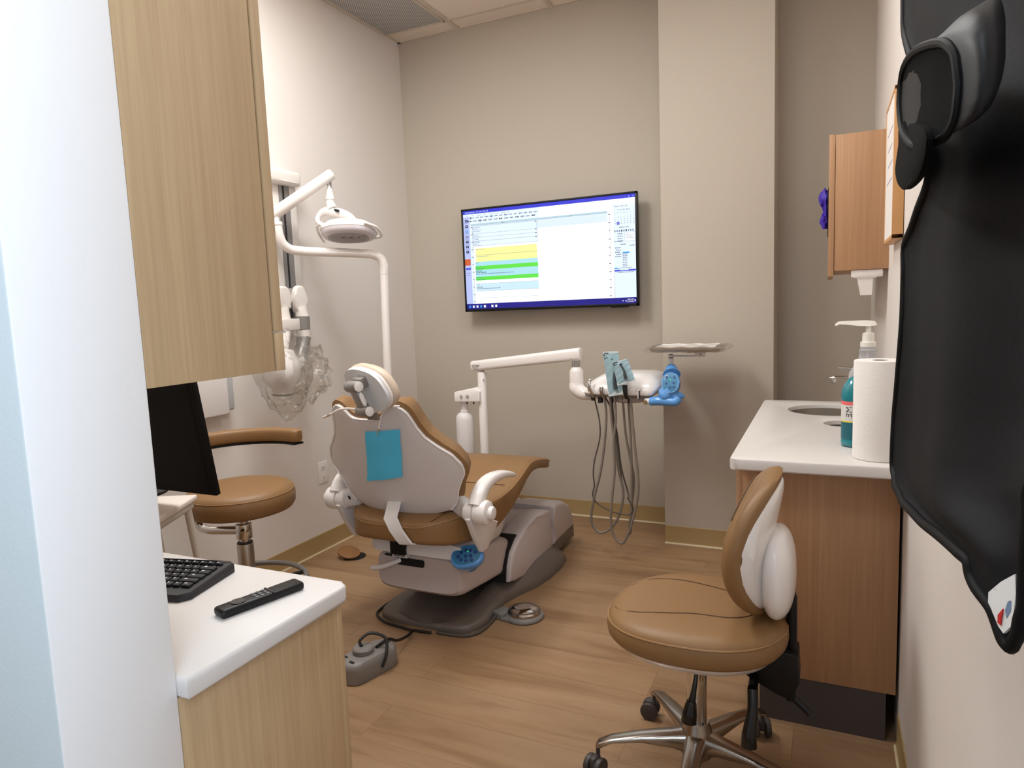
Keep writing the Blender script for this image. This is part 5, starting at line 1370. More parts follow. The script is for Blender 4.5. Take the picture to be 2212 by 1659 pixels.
def star_base(t, C0, r, ang0, zc, leg_mat, hub_r, cast_mat):
    for k in range(5):
        a = ang0 + 2*PI*k/5; d = Vector((math.cos(a), math.sin(a), 0)); s = Vector((-d.y, d.x, 0))
        bm = NB(); rs = []
        for f, w, z0, z1 in ((0.10, 0.030, zc-0.035, zc+0.030), (0.25, 0.026, zc-0.020, zc+0.024), (0.55, 0.022, zc-0.006, zc+0.016), (0.85, 0.018, zc-0.010, zc+0.002), (0.97, 0.015, zc-0.028, zc-0.010), (1.0, 0.010, zc-0.034, zc-0.018)):
            p = C0 + d*r*f
            rs.append([p + s*w*math.copysign(abs(math.cos(q))**.6, math.cos(q))*1.0 + Vector((0, 0, (z0+z1)/2 + (z1-z0)/2*math.copysign(abs(math.sin(q))**.7, math.sin(q)))) for q in [2*PI*j/16 for j in range(16)]])
        rings(bm, rs); leg = obj('leg', bm, leg_mat, t, angle=55)
        cp = C0 + d*r*0.985
        off = Vector((math.cos(a+0.9), math.sin(a+0.9), 0)); ax = Vector((-off.y, off.x, 0)); wc = cp + off*0.014 + Vector((0, 0, 0.0275))
        cst = None
        bm = NB(); obox(bm, wc + Vector((0, 0, 0.012)), off, ax, (0, 0, 1), 0.036, 0.020, 0.036, 0.008, 2); cyl(bm, cp + Vector((0, 0, 0.03)), cp + Vector((0, 0, zc-0.02)), 0.006, seg=12)
        cst = obj('caster', bm, cast_mat, t)
        bm = NB()
        for sg in (-1, 1): cyl(bm, wc + ax*sg*0.009, wc + ax*sg*0.025, 0.0272, seg=28, bev=0.004)
        obj('wheel', bm, M['mid_dark'], cst)
    bm = NB(); lathe(bm, [(hub_r*1.25, zc-0.045), (hub_r*1.6, zc-0.03), (hub_r*1.6, zc+0.005), (hub_r*1.25, zc+0.035), (hub_r*1.05, zc+0.055)], C0, seg=32); obj('hub', bm, leg_mat, t)
M['mid_dark'] = mat('dark caster plastic', (62, 56, 54), 0.5)
star_base(t, SC, 0.27, 0.35, 0.095, M['alu'], 0.031, M['mid_dark'])

# ------------------------------------------------------------------ operator stool (right foreground)
OC = Vector((2.207, -2.105, 0))
t = thing('operator_stool', 'tan operator stool with white shelled backrest on a chrome five star base', 'stool', OC)
star_base(t, OC, 0.275, math.radians(56), 0.105, M['alu'], 0.030, M['mid_dark'])
bm = NB(); cyl(bm, OC + Vector((0, 0, 0.14)), OC + Vector((0, 0, 0.412)), 0.0265, bev=0.002); obj('gas_column', bm, M['chrome'], t)
bm = NB(); cyl(bm, OC + Vector((0, 0, 0.392)), OC + Vector((0, 0, 0.414)), 0.030); obj('column_top', bm, M['black'], t)
SX, SY = OC.x + 0.001, OC.y - 0.003; DZ = 0.066
# seat: stacked superellipse outlines, slightly domed
def so_ring(k, z, dz=0.0, kx=1.0):
    out = []
    for i in range(56):
        a = 2*PI*i/56
        x = 0.233*k*kx*math.copysign(abs(math.cos(a))**.86, math.cos(a)); y = 0.222*k*math.copysign(abs(math.sin(a))**.86, math.sin(a))
        fz = -0.014*max(0, -x/0.233)**2 * (1 if z > 0.39 else 0.4)
        out.append(Vector((SX+x, SY+y, z + fz + DZ)))
    return out
bm = NB()
rings(bm, [so_ring(0.88, 0.352), so_ring(0.95, 0.356), so_ring(0.99, 0.368), so_ring(1.0, 0.385), so_ring(0.995, 0.402), so_ring(0.975, 0.416), so_ring(0.93, 0.427), so_ring(0.82, 0.434), so_ring(0.6, 0.437), so_ring(0.3, 0.437), so_ring(0.05, 0.436)])
so = obj('seat', bm, M['leather'], t, angle=60)
def top_z(x, y):
    k = max(abs((x-SX)/0.233), abs((y-SY)/0.222))
    r = math.hypot((x-SX)/0.233, (y-SY)/0.222)
    T = [(0, 0.437), (0.6, 0.437), (0.82, 0.434), (0.93, 0.427), (0.975, 0.416), (1.0, 0.40)]
    for (a, b), (d, e) in zip(T, T[1:]):
        if a <= r <= d: return b + (e-b)*(r-a)/(d-a) - 0.014*max(0, -(x-SX)/0.233)**2 + DZ
    return 0.40 + DZ
bm = NB()
for pth in ([(1.995, -2.165), (2.03, -2.205), (2.08, -2.218), (2.15, -2.208), (2.22, -2.190), (2.30, -2.185), (2.345, -2.16), (2.365, -2.12)], [(2.01, -2.03), (2.06, -1.99), (2.14, -1.985), (2.25, -2.01), (2.34, -2.05)]):
    bm = NB(); tube(bm, [(x, y, top_z(x, y)+0.0006) for x, y in [(p.x, p.y) for p in spline([(a, b, 0) for a, b in pth], 6)]], 0.0016, 6, 1); obj('seam', bm, M['leather_dark'], so)
bm = NB(); rg_ = so_ring(0.985, 0.411); tube(bm, rg_, 0.0024, 6, 1, closed=True); obj('piping', bm, M['piping'], so)
bm = NB(); rings(bm, [so_ring(0.50, 0.318), so_ring(0.70, 0.322), so_ring(0.86, 0.334), so_ring(0.92, 0.353)]); lab(obj('seat_pan', bm, M['gwhite'], t, angle=60), 'white seat pan')
# backrest, seen almost edge on: sections across y
def br_prof(y, half):
    f = y/half
    zs = math.sqrt(max(0.0, 1-abs(f)**2.4))
    return zs
bm = NB(); rs = []; rw = []; rsh = []
half = 0.185; BYc = -2.10; nb = 26
def leanx(z): return 2.345 + 1.5*(z-0.68)**2 + 0.07*(z-0.68)
def section(y, th0, th1, zc, zh, bulge, k=1.0):
    """closed oval section in the x-z plane: front at -th0, back at th1"""
    o = []
    for i in range(28):
        a = 2*PI*i/28
        zz = zc + zh*math.copysign(abs(math.sin(a))**.9, math.sin(a))
        xx = leanx(zz) + bulge + (th1 if math.cos(a) > 0 else th0)*math.copysign(abs(math.cos(a))**.75, math.cos(a))
        o.append(Vector((xx, y, zz)))
    return o
for i in range(nb+1):
    f = -1 + 2*i/nb; f = math.copysign(abs(f)**0.8, f)
    s = math.sqrt(max(0.0, 1-abs(f)**2.6)); s = max(s, 0.12)
    wrap = -0.022*f*f
    rs.append(section(BYc + half*f, 0.047*max(0.3, (1-abs(f)**5)**0.5), 0.032*max(0.3, (1-abs(f)**5)**0.5), 0.690, 0.182*s, wrap))
rings(bm, rs); bo = obj('backrest', bm, M['leather'], t, angle=60)
bm = NB()
for i in range(nb+1):
    f = -1 + 2*i/nb; f = math.copysign(abs(f)**0.8, f)
    s = math.sqrt(max(0.0, 1-abs(f)**2.6)); s = max(s, 0.12)
    rsh.append(section(BYc + half*0.95*f, -0.016, 0.056*max(s, 0.7), 0.688, 0.166*s, -0.018*f*f))
rings(bm, rsh); lab(obj('back_shell', bm, M['gwhite'], t, angle=60), 'white shell behind the backrest')
bm = NB(); ellipsoid(bm, (2.412, BYc-0.02, 0.618), 0.044, 0.130, 0.112, 28, p=2.4); obj('shell_cover', bm, M['gwhite'], t, angle=60)
bm = NB(); tube(bm, [(2.318, BYc-0.165, 0.78), (2.330, BYc-0.150, 0.81), (2.350, BYc-0.115, 0.85), (2.365, BYc-0.06, 0.871)], 0.0016, 6); obj('seam', bm, M['leather_dark'], bo)
bm = NB(); tube(bm, [(2.425, BYc, 0.60), (2.442, BYc-0.01, 0.555), (2.445, BYc-0.01, 0.52), (2.444, BYc-0.01, 0.275)], 0.0135, 12, flat=(1, 1)); obj('back_bar', bm, M['black'], t)
bm = NB()
prism(bm, [(2.31, 0.366), (2.345, 0.386), (2.40, 0.404), (2.425, 0.420), (2.462, 0.412), (2.466, 0.345), (2.447, 0.295), (2.41, 0.305), (2.35, 0.336)], (0, BYc, 0), (1, 0, 0), (0, 0, 1), (0, 1, 0), -0.055, 0.035, 0.005, 2); obj('tilt_mechanism', bm, M['black'], t)
bm = NB(); tube(bm, [(2.455, BYc-0.05, 0.300), (2.480, BYc-0.06, 0.285), (2.492, BYc-0.065, 0.277)], 0.009); obj('tilt_knob', bm, M['black'], t)
bm = NB(); tube(bm, [(2.360, BYc-0.10, 0.335), (2.362, BYc-0.118, 0.29), (2.356, BYc-0.135, 0.235), (2.356, BYc-0.14, 0.205)], [0.013, 0.013, 0.018, 0.019], 14); tube(bm, [(2.36, BYc-0.05, 0.345), (2.36, BYc-0.10, 0.335)], 0.012); obj('lever', bm, M['black_gloss'], t)
bm = NB(); tube(bm, [(2.218, -2.14, 0.385), (2.220, -2.18, 0.340), (2.216, -2.20, 0.295), (2.211, -2.205, 0.268)], [0.005, 0.005, 0.007, 0.011]); tube(bm, [(2.211, -2.205, 0.272), (2.207, -2.21, 0.24), (2.205, -2.212, 0.218)], [0.012, 0.019, 0.020], 14); obj('lever', bm, M['black_gloss'], t)
# ------------------------------------------------------------------ right: counter, cabinet and what stands on it
t = thing('sink_cabinet', 'oak base cabinet with dark toe kick under the sink counter', 'cabinet', (2.5, -1.25, 0))
bm = NB()
box(bm, 2.290, W-0.008, -1.766, -1.748, 0.148, 0.8098, 0.001); obj('end_panel', bm, M['lam_warm_light'], t)
bm = NB(); box(bm, 2.290, W-0.008, -0.708, -0.690, 0.148, 0.8098, 0.001); obj('end_panel', bm, M['lam_warm_light'], t)
bm = NB(); box(bm, 2.290, W-0.008, -1.748, -0.708, 0.148, 0.166); obj('bottom_panel', bm, M['lam_warm_light'], t)
bm = NB(); box(bm, W-0.020, W-0.008, -1.748, -0.708, 0.166, 0.8098); obj('back_panel', bm, M['lam_warm_light'], t)
for y0, y1 in ((-1.765, -1.23), (-1.227, -0.692)):
    bm = NB(); box(bm, 2.272, 2.290, y0, y1, 0.150, 0.806, 0.001); obj('door', bm, M['lam_warm_light'], t)
bm = NB(); box(bm, 2.34, W-0.032, -1.764, -0.69, 0.0, 0.149); lab(obj('toe_kick', bm, M['toekick'], t), 'dark grey toe kick')

# worktop with two round cut-outs
bm = NB()
def top_with_holes(bm, x0, x1, y0, y1, z0, z1, holes):
    # outline vertices and hole rings, filled by triangulation
    pts = []
    rad = 0.03
    for (cx, cy, a0), on in zip(((x0, y0, PI), (x1, y0, 1.5*PI), (x1, y1, 0), (x0, y1, 0.5*PI)), (1, 0, 0, 1)):
        if not on: pts.append((cx, cy)); continue
        ox = cx + (rad if cx == x0 else -rad); oy = cy + (rad if cy == y0 else -rad)
        for k in range(7):
            a = a0 + k/6*PI/2; pts.append((ox+rad*math.cos(a), oy+rad*math.sin(a)))
    def inset(p, e):
        return [(min(max(x, x0+e), x1) if True else x, min(max(y, y0+e), y1-e)) for x, y in p]
    loops = []
    def fill(z, outer, hl, flip):
        t = bmesh.new(); ee = []
        for ring in [outer] + hl:
            vs = [t.verts.new((x, y, z)) for x, y in ring]
            for i in range(len(vs)): ee.append(t.edges.new((vs[i], vs[(i+1) % len(vs)])))
        bmesh.ops.triangle_fill(t, use_beauty=True, use_dissolve=False, edges=ee)
        merge(bm, t)
    hole = lambda h, r: [(h[0]+r*math.cos(2*PI*k/48), h[1]+r*math.sin(2*PI*k/48)) for k in range(48)]
    e = 0.008
    fill(z1, inset(pts, e), [hole(h, h[2]+0.004) for h in holes], False)
    fill(z0, inset(pts, 0.004), [hole(h, h[2]) for h in holes], True)
    n = len(pts)
    rs = [[(x, y, z1) for x, y in inset(pts, e)], [(x, y, z1-0.0025) for x, y in inset(pts, 0.0025)], [(x, y, z1-e) for x, y in pts], [(x, y, z0+0.004) for x, y in pts], [(x, y, z0) for x, y in inset(pts, 0.004)]]
    rings(bm, rs, False, False)
    for h in holes:
        rings(bm, [[(x, y, z1) for x, y in hole(h, h[2]+0.004)], [(x, y, z1-0.0015) for x, y in hole(h, h[2]+0.001)], [(x, y, z1-0.005) for x, y in hole(h, h[2])], [(x, y, z0) for x, y in hole(h, h[2])]], False, False)
SK = (2.525, -0.915, 0.148); WH = (2.578, -1.225, 0.068)
top_with_holes(bm, 2.264, W-0.001, -1.883, -0.665, 0.810, 0.844, [SK, WH])
bmesh.ops.remove_doubles(bm, verts=bm.verts[:], dist=0.00005)
tag(obj('countertop', bm, M['counter'], None, (2.49, -1.27, 0.81)), 'white sink counter with two round openings by the right wall', 'countertop')
bm = NB(); lathe(bm, [(0.1475, 0.8285), (0.1465, 0.8280), (0.145, 0.80), (0.135, 0.72), (0.11, 0.685), (0.04, 0.675), (0.003, 0.675)], (SK[0], SK[1], 0), cap0=False, cap1=False, seg=48)
tag(obj('sink_bowl', bm, M['steel'], None, (SK[0], SK[1], 0.675)), 'round stainless steel sink bowl set in the white counter', 'sink')
bm = NB(); lathe(bm, [(0.0677, 0.8285), (0.0668, 0.8280), (0.066, 0.76), (0.066, 0.66), (0.003, 0.655)], (WH[0], WH[1], 0), cap0=False, cap1=False, seg=48)
tag(obj('waste_chute', bm, M['steel'], None, (WH[0], WH[1], 0.655)), 'small round steel waste chute beside the teal bottle', 'waste chute')

t = thing('faucet', 'small chrome faucet over the round sink, partly behind the paper towel roll', 'faucet', (2.665, -0.92, 0.844))
bm = NB(); cyl(bm, (2.668, -0.92, 0.8442), (2.668, -0.92, 0.985), 0.018, bev=0.003); lathe(bm, [(0.028, 0.8442), (0.028, 0.850), (0.019, 0.856)], (2.668, -0.92, 0)); obj('faucet_body', bm, M['chrome'], t)
bm = NB(); tube(bm, [(2.668, -0.92, 0.965), (2.60, -0.92, 0.974), (2.545, -0.92, 0.975), (2.528, -0.92, 0.972)], [0.013, 0.011, 0.010, 0.006], 14, flat=(1, 0.6)); cyl(bm, (2.543, -0.92, 0.955), (2.543, -0.92, 0.972), 0.011, seg=20); cyl(bm, (2.543, -0.92, 0.953), (2.543, -0.92, 0.956), 0.009, mi=1); obj('spout', bm, [M['chrome'], M['dark_print']], t)
bm = NB(); tube(bm, [(2.668, -0.92, 0.985), (2.655, -0.92, 1.005), (2.60, -0.92, 1.011), (2.560, -0.92, 1.015)], [0.012, 0.008, 0.005, 0.0035], 10); obj('lever', bm, M['chrome'], t)

t = thing('paper_towel_roll', 'white paper towel roll standing on the sink counter', 'paper towel', (2.6505, -1.775, 0.844))
bm = NB(); rs = []
cx_, cy_2 = 2.6505, -1.775
for r, z in ((0.0195, 0.8445), (0.0625, 0.8445), (0.0645, 0.847), (0.0645, 1.115), (0.0630, 1.1175), (0.020, 1.1175), (0.0195, 1.116), (0.0195, 0.846)):
    rs.append([(cx_+r*math.cos(2*PI*k/64), cy_2+r*math.sin(2*PI*k/64), z) for k in range(64)])
rings(bm, rs, False, False); obj('paper_roll', bm, M['towel'], t)
bm = NB(); rs = []
for r, z in ((0.0192, 0.846), (0.0192, 1.1165), (0.0178, 1.1165), (0.0178, 0.846)):
    rs.append([(cx_+r*math.cos(2*PI*k/40), cy_2+r*math.sin(2*PI*k/40), z) for k in range(40)])
rings(bm, rs, False, False); cyl(bm, (cx_, cy_2, 0.8455), (cx_, cy_2, 0.95), 0.0176, seg=40); lab(obj('cardboard_core', bm, M['card'], t), 'dark cardboard core')
bm = NB(); rs = []
for a_ in [math.radians(x) for x in range(-55, -30, 4)]:
    rs.append([(cx_+r*math.cos(a_), cy_2+r*math.sin(a_), z) for r, z in ((0.0646, 0.848), (0.0652, 0.848), (0.0652, 1.114), (0.0646, 1.114))])
rings(bm, rs); obj('sheet_edge', bm, M['towel'], t)

t = thing('mouthwash_bottle', 'teal liquid bottle with pink, white and yellow label behind the paper towel roll', 'bottle', (2.6085, -1.620, 0.844))
bx, by = 2.6085, -1.620
def boval(z, rx, ry, n=40): return [(bx + rx*math.copysign(abs(math.cos(2*PI*k/n))**.85, math.cos(2*PI*k/n)), by + ry*math.copysign(abs(math.sin(2*PI*k/n))**.85, math.sin(2*PI*k/n)), z) for k in range(n)]
bm = NB()
rings(bm, [boval(z, a, b) for z, a, b in ((0.8442, 0.043, 0.032), (0.848, 0.0495, 0.039), (0.862, 0.0505, 0.041), (0.866, 0.0490, 0.0395), (0.985, 0.0490, 0.0395), (0.992, 0.0505, 0.041), (1.010, 0.0495, 0.0400), (1.030, 0.043, 0.036), (1.048, 0.031, 0.026), (1.058, 0.016, 0.016), (1.068, 0.013, 0.013))])
obj('bottle_body', bm, M['teal'], t, angle=60)
bm = NB(); rings(bm, [boval(z, 0.015, 0.015) for z in (1.066, 1.090)]); obj('bottle_cap', bm, M['black'], t)
for z0, z1, m_, lb in ((0.972, 0.983, 'pink', 'pink label band'), (0.924, 0.972, 'label_white', 'white label field'), (0.920, 0.924, 'yellow', 'yellow label line'), (0.868, 0.920, 'teal_dark', 'dark teal label field')):
    bm = NB(); rings(bm, [boval(z0, 0.0494, 0.0399), boval(z1, 0.0494, 0.0399)], False, False); lo_ = lab(obj('label', bm, M[m_], t), lb)
    if m_ == 'label_white':
        bm = NB()
        def wrapm(x, y):   # the word runs down the bottle
            ang = math.radians(248) - y/0.046
            return Vector((bx + 0.0498*math.copysign(abs(math.cos(ang))**.85, math.cos(ang)), by + 0.0403*math.copysign(abs(math.sin(ang))**.85, math.sin(ang)), 0.969 - x))
        text(bm, 'ME', (0, 0, 0), (1, 0, 0), (0, 1, 0), 0.026, warp=wrapm); obj('label_word', bm, M['dark_print'], lo_, recalc=False)
    if m_ == 'teal_dark':
        bm = NB()
        def patch(a0, a1, z0, z1):
            n = 6
            rs = [[(bx + 0.0497*math.cos(math.radians(a)), by + 0.0402*math.sin(math.radians(a)), z) for a in [a0+(a1-a0)*i/n for i in range(n+1)]] for z in (z0, z1)]
            for i in range(n): quad(bm, (rs[0][i], rs[0][i+1], rs[1][i+1], rs[1][i]))
        patch(215, 262, 0.895, 0.912); patch(225, 258, 0.876, 0.891); patch(255, 262, 0.869, 0.873)
        obj('label_panels', bm, M['white_print'], lo_, recalc=False)
        bm = NB()
        for k in range(5):
            n = 5; z = 0.909 - k*0.0027
            for a0 in range(216, 260, 4):
                q = [(bx + 0.0499*math.cos(math.radians(a)), by + 0.0404*math.sin(math.radians(a))) for a in (a0, a0+2.6)]
                quad(bm, ((*q[0], z), (*q[1], z), (*q[1], z+0.0011), (*q[0], z+0.0011)))
        obj('label_print', bm, M['bluegrey'], lo_, recalc=False)

t = thing('pump_bottle', 'clear pump bottle with white nozzle behind the paper towel roll', 'pump bottle', (2.634, -1.500, 0.844))
px_, py_ = 2.634, -1.500
bm = NB(); lathe(bm, [(0.052, 0.8442), (0.056, 0.849), (0.056, 1.03), (0.052, 1.055), (0.040, 1.075), (0.027, 1.093), (0.0245, 1.120), (0.026, 1.122), (0.026, 1.126), (0.022, 1.128), (0.022, 1.146)], (px_, py_, 0)); obj('bottle_body', bm, M['bottle_clear'], t, angle=60)
bm = NB(); lathe(bm, [(0.0225, 1.136), (0.0225, 1.150), (0.0175, 1.152), (0.0165, 1.178), (0.010, 1.180)], (px_, py_, 0)); cyl(bm, (px_, py_, 0.86), (px_, py_, 1.14), 0.004, seg=10); obj('pump_collar', bm, M['pump_white'], t)
bm = NB(); cyl(bm, (px_, py_, 1.178), (px_, py_, 1.203), 0.0085, 0.0075, 18); obj('pump_stem', bm, M['pump_white'], t)
bm = NB(); rs = []
for x, w, z0, z1 in ((2.657, 0.013, 1.203, 1.206), (2.651, 0.017, 1.201, 1.2145), (2.63, 0.017, 1.200, 1.217), (2.605, 0.013, 1.201, 1.217), (2.57, 0.009, 1.206, 1.2165), (2.552, 0.007, 1.207, 1.2155), (2.546, 0.006, 1.203, 1.213), (2.540, 0.004, 1.203, 1.207)):
    rs.append([(x, py_-w, z0), (x, py_+w, z0), (x, py_+w*.7, z1), (x, py_-w*.7, z1)])
rings(bm, rs); obj('nozzle', bm, M['pump_white'], t)

# ------------------------------------------------------------------ right wall
t = thing('glove_cabinet', 'oak wall cabinet with a glove slot above the sink counter', 'cabinet', (2.62, -0.75, 1.372))
bm = NB(); box(bm, 2.5385, W, -1.050, -0.450, 1.388, 1.878, 0.0008); obj('carcass', bm, M['lam_warm_light'], t)
bm = NB(); box(bm, 2.5172, 2.5365, -1.051, -0.449, 1.368, 1.880, 0.0008); lo_ = obj('door', bm, M['lam_warm_light'], t)
bm = NB(); prism(bm, [(0.055*math.cos(a), 0.10*math.sin(a)) for a in [2*PI*k/28 for k in range(28)]], (2.5172, -0.75, 1.635), (0, 1, 0), (0, 0, 1), (-1, 0, 0), 0.0, 0.003, 0.001); obj('glove_slot', bm, M['black'], lo_)
for k_, (z, r, lb) in enumerate(((1.680, 1.0, 'upper purple glove poking out of the wall cabinet front'), (1.612, 0.85, 'lower purple glove poking out of the wall cabinet front'))):
    bm = NB(); rs = []
    for i in range(12):
        q = i/11; rr = (0.010 + 0.030*math.sin(min(1, q*1.15)*PI*0.62))*r
        ring = []
        for j in range(22):
            a = 2*PI*j/22
            w = 1 + 0.32*noise.noise(Vector((math.cos(a)*1.6+k_*3, math.sin(a)*1.6, q*3.0)))*2
            ring.append((2.5135 - 0.033*(1-q)*r + 0.004*noise.noise(Vector((j*.5, q*4, k_))), -0.75 + 0.6*rr*w*math.cos(a), z + (1 if k_ == 0 else -1)*0.012*(1-q) + 1.05*rr*w*math.sin(a)))
        rs.append(ring)
    rings(bm, rs); tag(obj('glove', bm, M['purple'], None, (2.505, -0.75, z)), lb, 'glove', 'purple gloves in the wall cabinet')

t = thing('cup_dispenser', 'small white plastic dispenser hanging under the glove cabinet', 'dispenser', (2.64, -1.0, 1.30))
bm = NB(); box(bm, 2.595, 2.700, -1.045, -0.93, 1.360, 1.3875, 0.004); obj('bracket', bm, M['gwhite'], t)
bm = NB(); rings(bm, [[(2.628, -1.035, 1.294), (2.666, -1.035, 1.294), (2.666, -0.96, 1.294), (2.628, -0.96, 1.294)], [(2.616, -1.040, 1.356), (2.668, -1.040, 1.356), (2.668, -0.95, 1.356), (2.616, -0.95, 1.356)], [(2.606, -1.043, 1.358), (2.680, -1.043, 1.358), (2.680, -0.94, 1.358), (2.606, -0.94, 1.358)], [(2.606, -1.043, 1.363), (2.680, -1.043, 1.363), (2.680, -0.94, 1.363), (2.606, -0.94, 1.363)]]); obj('chute', bm, M['gwhite'], t)

t = thing('picture_frame', 'pale wood framed white picture on the right wall beside the apron', 'picture', (2.70, -1.41, 1.458))
py0, py1, pz0, pz1, pxf = -1.572, -1.255, 1.458, 1.890, 2.686
bm = NB()
for a in ((py0, py0+0.012, pz0, pz1), (py1-0.012, py1, pz0, pz1), (py0, py1, pz0, pz0+0.012), (py0, py1, pz1-0.012, pz1)): box(bm, pxf, W-0.002, a[0], a[1], a[2], a[3], 0.0008)
obj('frame', bm, M['frame_wood'], t)
bm = NB(); box(bm, pxf+0.0015, pxf+0.006, py0+0.010, py1-0.010, pz0+0.010, pz1-0.010); pi_ = obj('print', bm, M['paper'], t)
bm = NB()
for k in range(4):
    z = 1.79 - k*0.05
    box(bm, pxf+0.0010, pxf+0.002, py0+0.06+0.01*(k % 2), py1-0.07-0.015*(k % 3), z, z+0.004)
lab(obj('print_marks', bm, mat('lilac print', (176, 160, 196), 0.6), pi_), 'faint lilac marks')

t = thing('wall_holder', 'small clear plastic holder on the right wall next to the paper towel roll', 'holder', (2.70, -1.70, 1.10))
bm = NB(); box(bm, 2.700, W, -1.79, -1.665, 1.085, 1.180, 0.004); obj('holder_body', bm, M['sleeve'], t)
bm = NB(); cyl(bm, (2.697, -1.69, 1.170), (2.703, -1.69, 1.170), 0.006, seg=16); obj('holder_screw', bm, M['gwhite'], t)

# ------------------------------------------------------------------ lead apron and collar
APRON=[(2.617,-2.593,1.859,2.709,-3.111,1.602),(2.618,-2.642,1.739,2.709,-3.121,1.542),(2.618,-2.657,1.693,2.709,-3.125,1.518),(2.620,-2.698,1.652,2.709,-3.127,1.501),(2.624,-2.762,1.602,2.709,-3.130,1.482),(2.628,-2.818,1.557,2.709,-3.134,1.463),(2.630,-2.853,1.517,2.709,-3.137,1.441),(2.633,-2.885,1.479,2.709,-3.141,1.419),(2.632,-2.883,1.460,2.709,-3.143,1.405),(2.630,-2.870,1.432,2.709,-3.147,1.384),(2.625,-2.831,1.408,2.709,-3.150,1.365),(2.622,-2.791,1.387,2.709,-3.153,1.348),(2.618,-2.748,1.366,2.709,-3.155,1.333),(2.618,-2.751,1.333,2.709,-3.158,1.314),(2.618,-2.752,1.306,2.709,-3.161,1.298),(2.617,-2.758,1.254,2.709,-3.166,1.268),(2.615,-2.744,1.186,2.705,-3.168,1.229),(2.614,-2.736,1.151,2.703,-3.170,1.209),(2.613,-2.724,1.114,2.702,-3.171,1.189),(2.612,-2.725,1.075,2.694,-3.164,1.166),(2.612,-2.725,1.039,2.686,-3.157,1.143),(2.613,-2.744,1.026,2.684,-3.154,1.132),(2.613,-2.760,1.015,2.681,-3.152,1.122),(2.616,-2.796,1.012,2.680,-3.151,1.114),(2.617,-2.825,1.009,2.680,-3.152,1.107),(2.622,-2.889,1.014,2.680,-3.154,1.098),(2.627,-2.940,1.017,2.680,-3.155,1.090),(2.635,-3.000,1.023,2.680,-3.157,1.079),(2.642,-3.043,1.025,2.680,-3.159,1.069),(2.646,-3.065,1.025,2.680,-3.160,1.063),(2.651,-3.084,1.024,2.680,-3.161,1.056),(2.652,-3.090,1.017,2.680,-3.162,1.048),(2.653,-3.095,1.011,2.680,-3.163,1.041),(2.656,-3.109,1.004,2.680,-3.165,1.030),(2.663,-3.132,0.997,2.680,-3.167,1.015),(2.666,-3.141,0.989,2.678,-3.167,1.002),(2.668,-3.149,0.981,2.677,-3.167,0.990),(2.670,-3.155,0.975,2.675,-3.164,0.980),(2.671,-3.158,0.971,2.673,-3.162,0.973)]
COLLAR= [[(2.62, -3.15, 1.479),(2.619, -3.152, 1.461),(2.618, -3.148, 1.45),(2.615, -3.138, 1.443),(2.612, -3.121, 1.44),(2.606, -3.087, 1.443),(2.6, -3.042, 1.451),(2.597, -3.005, 1.462),(2.594, -2.974, 1.477),(2.593, -2.949, 1.495),(2.592, -2.936, 1.521),(2.593, -2.936, 1.545),(2.594, -2.953, 1.555),(2.597, -2.982, 1.558),(2.6, -3.017, 1.554),(2.606, -3.065, 1.543),(2.612, -3.102, 1.532),(2.615, -3.122, 1.522),(2.618, -3.135, 1.511),(2.619, -3.144, 1.498)], [(2.633, -3.175, 1.479),(2.632, -3.177, 1.461),(2.63, -3.175, 1.451),(2.628, -3.168, 1.444),(2.624, -3.156, 1.441),(2.618, -3.131, 1.442),(2.612, -3.099, 1.448),(2.608, -3.074, 1.457),(2.606, -3.052, 1.47),(2.604, -3.036, 1.486),(2.603, -3.026, 1.509),(2.604, -3.025, 1.531),(2.606, -3.036, 1.541),(2.608, -3.054, 1.546),(2.612, -3.078, 1.545),(2.618, -3.111, 1.537),(2.624, -3.138, 1.528),(2.628, -3.153, 1.52),(2.63, -3.163, 1.51),(2.632, -3.17, 1.497)], [(2.647, -3.161, 1.495),(2.647, -3.164, 1.476),(2.645, -3.162, 1.464),(2.643, -3.157, 1.456),(2.639, -3.148, 1.452),(2.634, -3.129, 1.453),(2.629, -3.106, 1.457),(2.625, -3.088, 1.465),(2.623, -3.073, 1.477),(2.621, -3.061, 1.493),(2.621, -3.053, 1.516),(2.621, -3.051, 1.539),(2.623, -3.057, 1.551),(2.625, -3.069, 1.557),(2.629, -3.085, 1.558),(2.634, -3.109, 1.553),(2.639, -3.13, 1.546),(2.643, -3.142, 1.538),(2.645, -3.15, 1.528),(2.647, -3.156, 1.515)], [(2.663, -3.095, 1.528),(2.663, -3.098, 1.509),(2.662, -3.097, 1.498),(2.661, -3.094, 1.49),(2.659, -3.089, 1.485),(2.656, -3.078, 1.483),(2.653, -3.066, 1.485),(2.651, -3.057, 1.491),(2.65, -3.049, 1.5),(2.649, -3.043, 1.513),(2.649, -3.037, 1.534),(2.649, -3.035, 1.554),(2.65, -3.036, 1.566),(2.651, -3.041, 1.574),(2.653, -3.048, 1.578),(2.656, -3.061, 1.578),(2.659, -3.072, 1.574),(2.661, -3.08, 1.568),(2.662, -3.086, 1.559),(2.663, -3.091, 1.547)]]
TONGUE= [(2.6, -2.876, 1.508), (2.6, -2.864, 1.488), (2.6, -2.831, 1.47), (2.6, -2.828, 1.456), (2.6, -2.865, 1.437), (2.6, -2.926, 1.422), (2.6, -2.993, 1.415), (2.6, -3.066, 1.413), (2.6, -3.108, 1.419), (2.6, -3.13, 1.428), (2.6, -3.132, 1.444), (2.6, -3.073, 1.465)]
t = thing('lead_apron', 'charcoal protective apron with black binding hanging on the right wall', 'apron', (2.66, -3.0, 1.5))
bm = NB(); NC = 26
